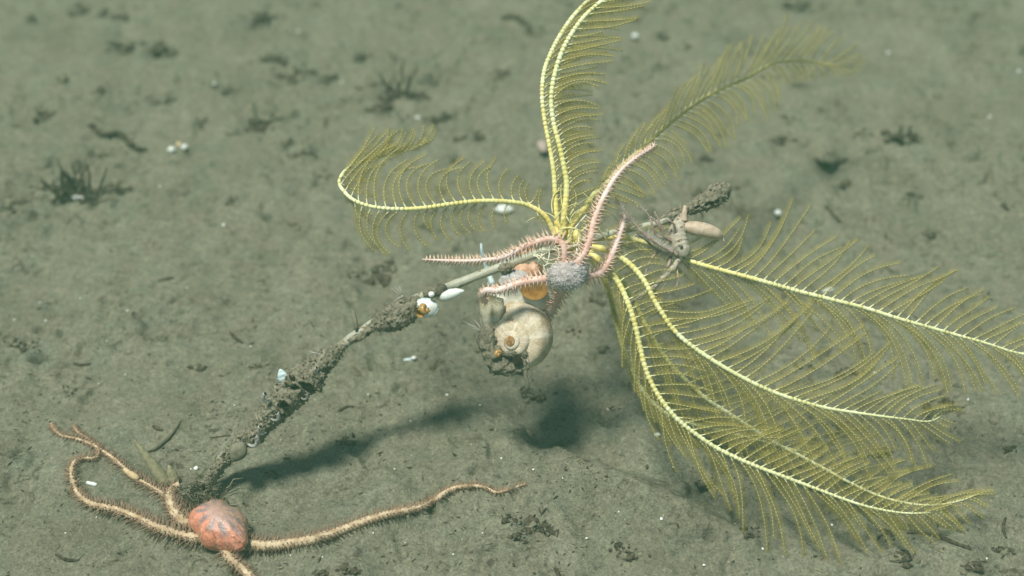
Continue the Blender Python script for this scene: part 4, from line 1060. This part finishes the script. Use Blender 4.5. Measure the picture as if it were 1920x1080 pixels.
# worm casting trail
m = MB()
for i in range(26):
    f = i / 25; x = 172 + 98 * f; y = 238 + 42 * f + 7 * math.sin(f * 9); g = G(x, y, .0015); s = K * depth_of(g)
    m.blob(g, (RT * (7 * s * random.uniform(.6, 1.1)), Vector((0, 1, 0)) * (5 * s), Vector((0, 0, 4 * s))), 3, .4, 2, 0, i)
tag(m.build('worm_cast', M['debris']), 'lumpy dark worm casting winding over the mud at upper left', 'worm cast')

# tufts of dark tubes
def tube_tuft(x, y, n, hgt, spread, lab, m_='debris', lean=0.0):
    root = G(x, y); s = K * depth_of(root); mb = MB()
    for k in range(n):
        a = G(x + random.gauss(0, spread), y + random.gauss(0, spread * .35), -.001); L = hgt * s * random.uniform(.5, 1.1)
        dvec = Vector((random.gauss(lean, .28), random.gauss(.05, .25), 1)).normalized()
        if k % 3 == 0: dvec = Vector((random.gauss(lean * 2, .8), random.gauss(0, .4), .25)).normalized()
        pts = [a + dvec * (L * i / 5) + Vector((random.gauss(0, .0006), random.gauss(0, .0006), 0)) for i in range(6)]
        r = random.uniform(1.5, 3.6) * s; mb.tube(pts, [r, r, r * .95, r * .85, r * .7, r * .4], 7)
    for k in range(6):
        g = G(x + random.gauss(0, spread), y + random.gauss(0, spread * .4), .001)
        mb.blob(g, (RT * (9 * s * random.uniform(.5, 1.2)), Vector((0, 9 * s * .8, 0)), Vector((0, 0, 5 * s))), 3, .4, 2, 0, k + x)
    return tag(mb.build('tube_tuft', M[m_]), lab, 'worm tubes')
tube_tuft(140, 372, 26, 80, 19, 'dark bristling tuft of worm tubes beside the white oval shell at left')
tube_tuft(745, 178, 9, 80, 14, 'blurred tuft of upright dark tubes on mud at upper centre', lean=.1)
tube_tuft(1690, 258, 6, 26, 16, 'small blurred tuft of tubes on the mud at upper right')
tube_tuft(500, 225, 5, 34, 9, 'stubby pale tubes on a mound right of the worm casting', 'debris2')

# clumps of dark detritus
CL = [(235, 90, 20), (300, 95, 22), (545, 140, 26), (612, 148, 15), (488, 40, 18), (520, 112, 18), (715, 205, 20), (676, 108, 13), (785, 182, 14), (936, 142, 17), (1010, 62, 15),
      (188, 172, 15), (78, 216, 15), (120, 152, 10), (480, 238, 22), (374, 232, 12), (540, 268, 13), (578, 288, 15), (318, 190, 10), (292, 192, 9), (20, 384, 18), (212, 352, 16), (80, 352, 14),
      (702, 520, 22), (730, 506, 16), (672, 512, 12), (818, 224, 18), (1555, 300, 21), (1695, 262, 15), (1584, 345, 13), (1326, 296, 12), (1493, 8, 22), (1243, 68, 12), (1288, 90, 10),
      (1570, 802, 18), (1652, 848, 16), (1778, 762, 18), (1890, 842, 11), (1620, 252, 12), (1462, 262, 14), (1480, 224, 10), (1712, 372, 12), (1885, 388, 9),
      (650, 830, 15), (510, 888, 12), (372, 690, 13), (56, 648, 14), (20, 645, 12), (130, 735, 10), (1000, 985, 20), (1025, 998, 16), (960, 972, 13), (1005, 740, 18), (985, 730, 11), (1150, 768, 8),
      (970, 1012, 12), (1180, 1040, 18), (1165, 1028, 14), (655, 1070, 16), (600, 1075, 12), (1700, 1048, 18), (1830, 1062, 16), (1660, 1000, 12), (1880, 1030, 15), (1405, 1000, 15), (1360, 880, 12), (1320, 905, 12),
      (480, 690, 10), (700, 160, 10), (830, 560, 9), (850, 300, 10), (900, 258, 12), (860, 260, 9), (660, 372, 12), (612, 330, 10), (560, 425, 9), (430, 382, 9), (225, 30, 18), (150, 20, 16), (60, 40, 12), (1590, 700, 14), (1510, 690, 10), (1850, 560, 10), (1740, 440, 9), (1075, 620, 9), (1120, 560, 14), (1130, 655, 10)]
special = {0: 'dark blurred burrow clump at upper left, left one of a close pair', 1: 'dark blurred burrow clump at upper left, right one of a close pair', 2: 'wide dark debris clump at the top, left of the tall tube tuft',
           27: 'dark debris heap on the mud at right, under the curved back arm', 31: 'dark debris clump cut by the top edge, right of centre', 23: 'dark debris clump above the bare stalk, left of the snail',
           43: 'brown debris clump right of the lowest worm tube of the stalk', 49: 'ragged brown debris below the tip of the right brittle star arm', 52: 'brown debris clump under the hanging snail'}
for k, (x, y, r) in enumerate(CL):
    r *= 1.22
    g0 = G(x, y); s = K * depth_of(g0); mb = MB()
    for j in range(4 + int(r / 3)):
        g = G(x + random.gauss(0, r * .55), y + random.gauss(0, r * .25), 0); q = r * s * random.uniform(.16, .42)
        mb.blob(g, (RT * q * random.uniform(.7, 1.5), Vector((0, q, 0)), Vector((0, 0, q * random.uniform(.35, .8)))), 3, .5, 1.8, random.randrange(2) if j % 4 else 0, j + k, fine=.2, ffreq=6)
    for j in range(int(r * .5)):
        a = G(x + random.gauss(0, r * .6), y + random.gauss(0, r * .3), .0004); dv = Vector((random.gauss(0, 1), random.gauss(0, .6), abs(random.gauss(0, .35)))).normalized(); L = r * s * random.uniform(.2, .7)
        mb.tube([a, a + dv * L * .5 + Vector((0, 0, .0004)), a + dv * L], [.0005, .0006, .0002], 5, random.randrange(2))
    o = mb.build('debris_clump', [M['debris'], M['debris2']])
    tag(o, special.get(k, 'small ragged dark clump of detritus lying on the mud'), 'debris', 'dark detritus clumps scattered over the mud')

# ------------------------------------------------------------------ pale shells and grains
def shell_blob(name, x, y, lx, ly, ang, m_, lab, lift=.3, cat='shell', ribs=False, d=None, group=None):
    c = G(x, y) if d is None else P(x, y, d); s = K * depth_of(c)
    ax = (RT * math.cos(R(ang)) + Vector((0, 1, 0)) * math.sin(R(ang))); ay = Vector((-ax.y, ax.x, 0)); mb = MB()
    if d is not None: ax = RT * math.cos(R(ang)) + UP * math.sin(R(ang)); ay = UP * math.cos(R(ang)) - RT * math.sin(R(ang))
    az = Vector((0, 0, 1)) if d is None else -FW
    n = 20; k = 16; A = c + az * (ly * s * lift); base = len(mb.v)
    for i in range(n + 1):
        f = i / n; wd = (ly / 2) * math.sin(math.pi * (.02 + .96 * f ** 1.15)) ** .7
        for j in range(k):
            a = 2 * math.pi * j / k; rr = 1 + (.07 * math.sin(f * 60) if ribs else 0)
            mb.v.append(A + ax * ((f - .5) * lx * s) + ay * (math.cos(a) * wd * s * rr) + az * (math.sin(a) * wd * s * .75 * rr))
    for i in range(n):
        for j in range(k):
            a = base + i * k + j; b = base + i * k + (j + 1) % k
            mb.f.append((a, b, b + k, a + k)); mb.m.append(0)
    mb.f.append(tuple(base + j for j in reversed(range(k)))); mb.m.append(0)
    mb.f.append(tuple(base + n * k + j for j in range(k))); mb.m.append(0)
    return tag(mb.build(name, M[m_]), lab, cat, group)
shell_blob('shell', 154, 374, 40, 17, 6, 'white', 'ribbed white oval shell beside the dark tube tuft at left', ribs=True)
shell_blob('shell', 944, 398, 38, 22, -2, 'white', 'white oval shell on the mud just under the left feather arm', ribs=True)
shell_blob('shell', 322, 284, 15, 14, 0, 'white', 'white pebble like shell, left one of the pair left of centre')
shell_blob('shell', 346, 279, 14, 13, 0, 'white', 'white pebble like shell, right one of the pair left of centre')
shell_blob('shell', 336, 274, 14, 12, 60, 'tan', 'tan bit of shell between the two white pebble like shells')
shell_blob('shell', 1017, 291, 42, 22, 98, 'rosy', 'pinkish grey oval shell behind the twin upright arms', .9)
shell_blob('shell', 1457, 410, 14, 14, 0, 'white', 'round white ball on the mud above the level right arm', 1.0)
shell_blob('shell', 1190, 75, 13, 14, 0, 'white', 'blurred white ball near the top, right of the twin arms', .6)
shell_blob('shell', 1552, 546, 26, 9, 22, 'white', 'white sliver of shell seen through the level right arm')
shell_blob('shell', 1605, 567, 16, 10, 0, 'rosy', 'rosy shell bit touching the level right arm')
shell_blob('shell', 120, 152, 34, 14, 105, 'debris2', 'grey upright shell at upper left above the dark tube tuft', .6)
shell_blob('shell', 1232, 817, 13, 9, 0, 'white', 'white shell bit on the mud left of the lowest front arm')
shell_blob('shell', 764, 676, 30, 7, 5, 'bluewhite', 'long pale shell fragment under the bare stretch of stalk')
shell_blob('shell', 776, 673, 10, 9, 0, 'white', 'small white knob on the pale shell fragment below the stalk')
shell_blob('shell', 448, 846, 42, 34, 60, 'debris2', 'smooth olive capsule leaning on the lower stalk', d=.783, cat='egg capsule')
shell_blob('shell', 1700, 362, 30, 12, 0, 'debris2', 'pale flattish lump of shell on the far mud at right')
shell_blob('shell', 368, 880, 9, 10, 0, 'white', 'bright white grain between the stalk and the short olive tube')
SP = [(402, 158, 9), (17, 211, 9), (420, 423, 8), (414, 915, 6), (358, 880, 4), (239, 583, 6), (27, 600, 5), (86, 602, 5), (838, 741, 6), (1262, 876, 5), (1000, 881, 5), (1055, 897, 6), (1240, 974, 9), (1290, 986, 5), (783, 222, 10), (838, 222, 8), (1430, 1030, 8), (75, 568, 5), (1140, 768, 6),
      (235, 703, 4), (185, 720, 4), (545, 1042, 5), (605, 1045, 4), (740, 880, 5), (670, 1074, 6), (760, 1018, 4), (905, 1000, 5), (123, 1000, 5), (181, 970, 4), (330, 1015, 4), (470, 650, 4), (300, 350, 5), (1665, 100, 8), (1910, 135, 9), (1855, 220, 8), (1815, 750, 7), (1640, 700, 7), (1850, 1048, 6), (1560, 985, 7), (640, 155, 6), (560, 60, 7), (510, 380, 5), (60, 480, 4), (150, 560, 4), (350, 540, 4), (200, 640, 4), (440, 760, 4), (690, 740, 5), (770, 790, 5), (900, 760, 5), (940, 860, 5), (700, 1000, 5), (850, 1040, 5), (1100, 1010, 6), (1320, 1060, 6), (1160, 960, 5)]
for k, (x, y, r) in enumerate(SP):
    c = G(x, y); s = K * depth_of(c); mb = MB()
    r *= .72; mb.blob(c + Vector((0, 0, r * s * .25)), (RT * (r * .5 * s * random.uniform(.8, 1.3)), Vector((0, r * .5 * s, 0)), Vector((0, 0, r * .42 * s))), 2, .3, 2, 0, k)
    tag(mb.build('shell_grain', M['white']), 'tiny white shell grain lying loose on the mud', 'shell', 'white shell grains scattered over the mud')

# fine crumbs nobody could count
def crumbs():
    mb = MB(); n = 11000
    for k in range(n):
        x = random.uniform(-60, 1980); y = random.uniform(-40, 1110) if random.random() < .35 else random.uniform(560, 1110)
        X, Y, t = flat_xy(x, y); 
        mb.v.append((X, Y, t))
    XY = np.array(mb.v); Z = height(XY[:, 0], XY[:, 1]); cl = perlin(np.stack([XY[:, 0] * 14, XY[:, 1] * 14, np.full(len(XY), 3.3)], -1))
    out = MB()
    for (X, Y, t), z, c in zip(XY, Z, cl):
        if random.random() > .25 + 1.6 * max(0, c): continue
        r = random.uniform(.0002, .0007) * random.choice((1, 1, 1.7)); ax = Vector((random.gauss(0, 1), random.gauss(0, 1), random.gauss(0, .3)))
        out.octa(Vector((X, Y, z + r * .3)), ax, r * random.uniform(1, 2.6), r * .7, random.choice((0, 0, 1, 1, 2)))
    o = out.build('mud_crumbs', [M['debris'], M['debris2'], M['frond']], None, False); o['kind'] = 'stuff'
    o['label'] = 'fine dark crumbs of organic litter strewn over the mud'
crumbs()

# ------------------------------------------------------------------ the water
def haze():
    mb = MB(); a = 17.0; z0, z1 = -1.1, .66
    c = [(-a, -a, z0), (a, -a, z0), (a, a, z0), (-a, a, z0), (-a, -a, z1), (a, -a, z1), (a, a, z1), (-a, a, z1)]
    mb.v = c; mb.f = [(3, 2, 1, 0), (4, 5, 6, 7), (0, 1, 5, 4), (1, 2, 6, 5), (2, 3, 7, 6), (3, 0, 4, 7)]; mb.m = [0] * 6
    m = bpy.data.materials.new('sea_water_haze'); m.use_nodes = True; t = m.node_tree; t.nodes.clear()
    o = t.nodes.new('ShaderNodeOutputMaterial'); v = t.nodes.new('ShaderNodeVolumePrincipled')
    v.inputs['Color'].default_value = (0.20, 0.44, 0.27, 1); v.inputs['Density'].default_value = 0.28
    t.links.new(v.outputs[0], o.inputs['Volume'])
    b = mb.build('haze', m, None, False); b['kind'] = 'stuff'; b['label'] = 'faintly green sea water'
haze()
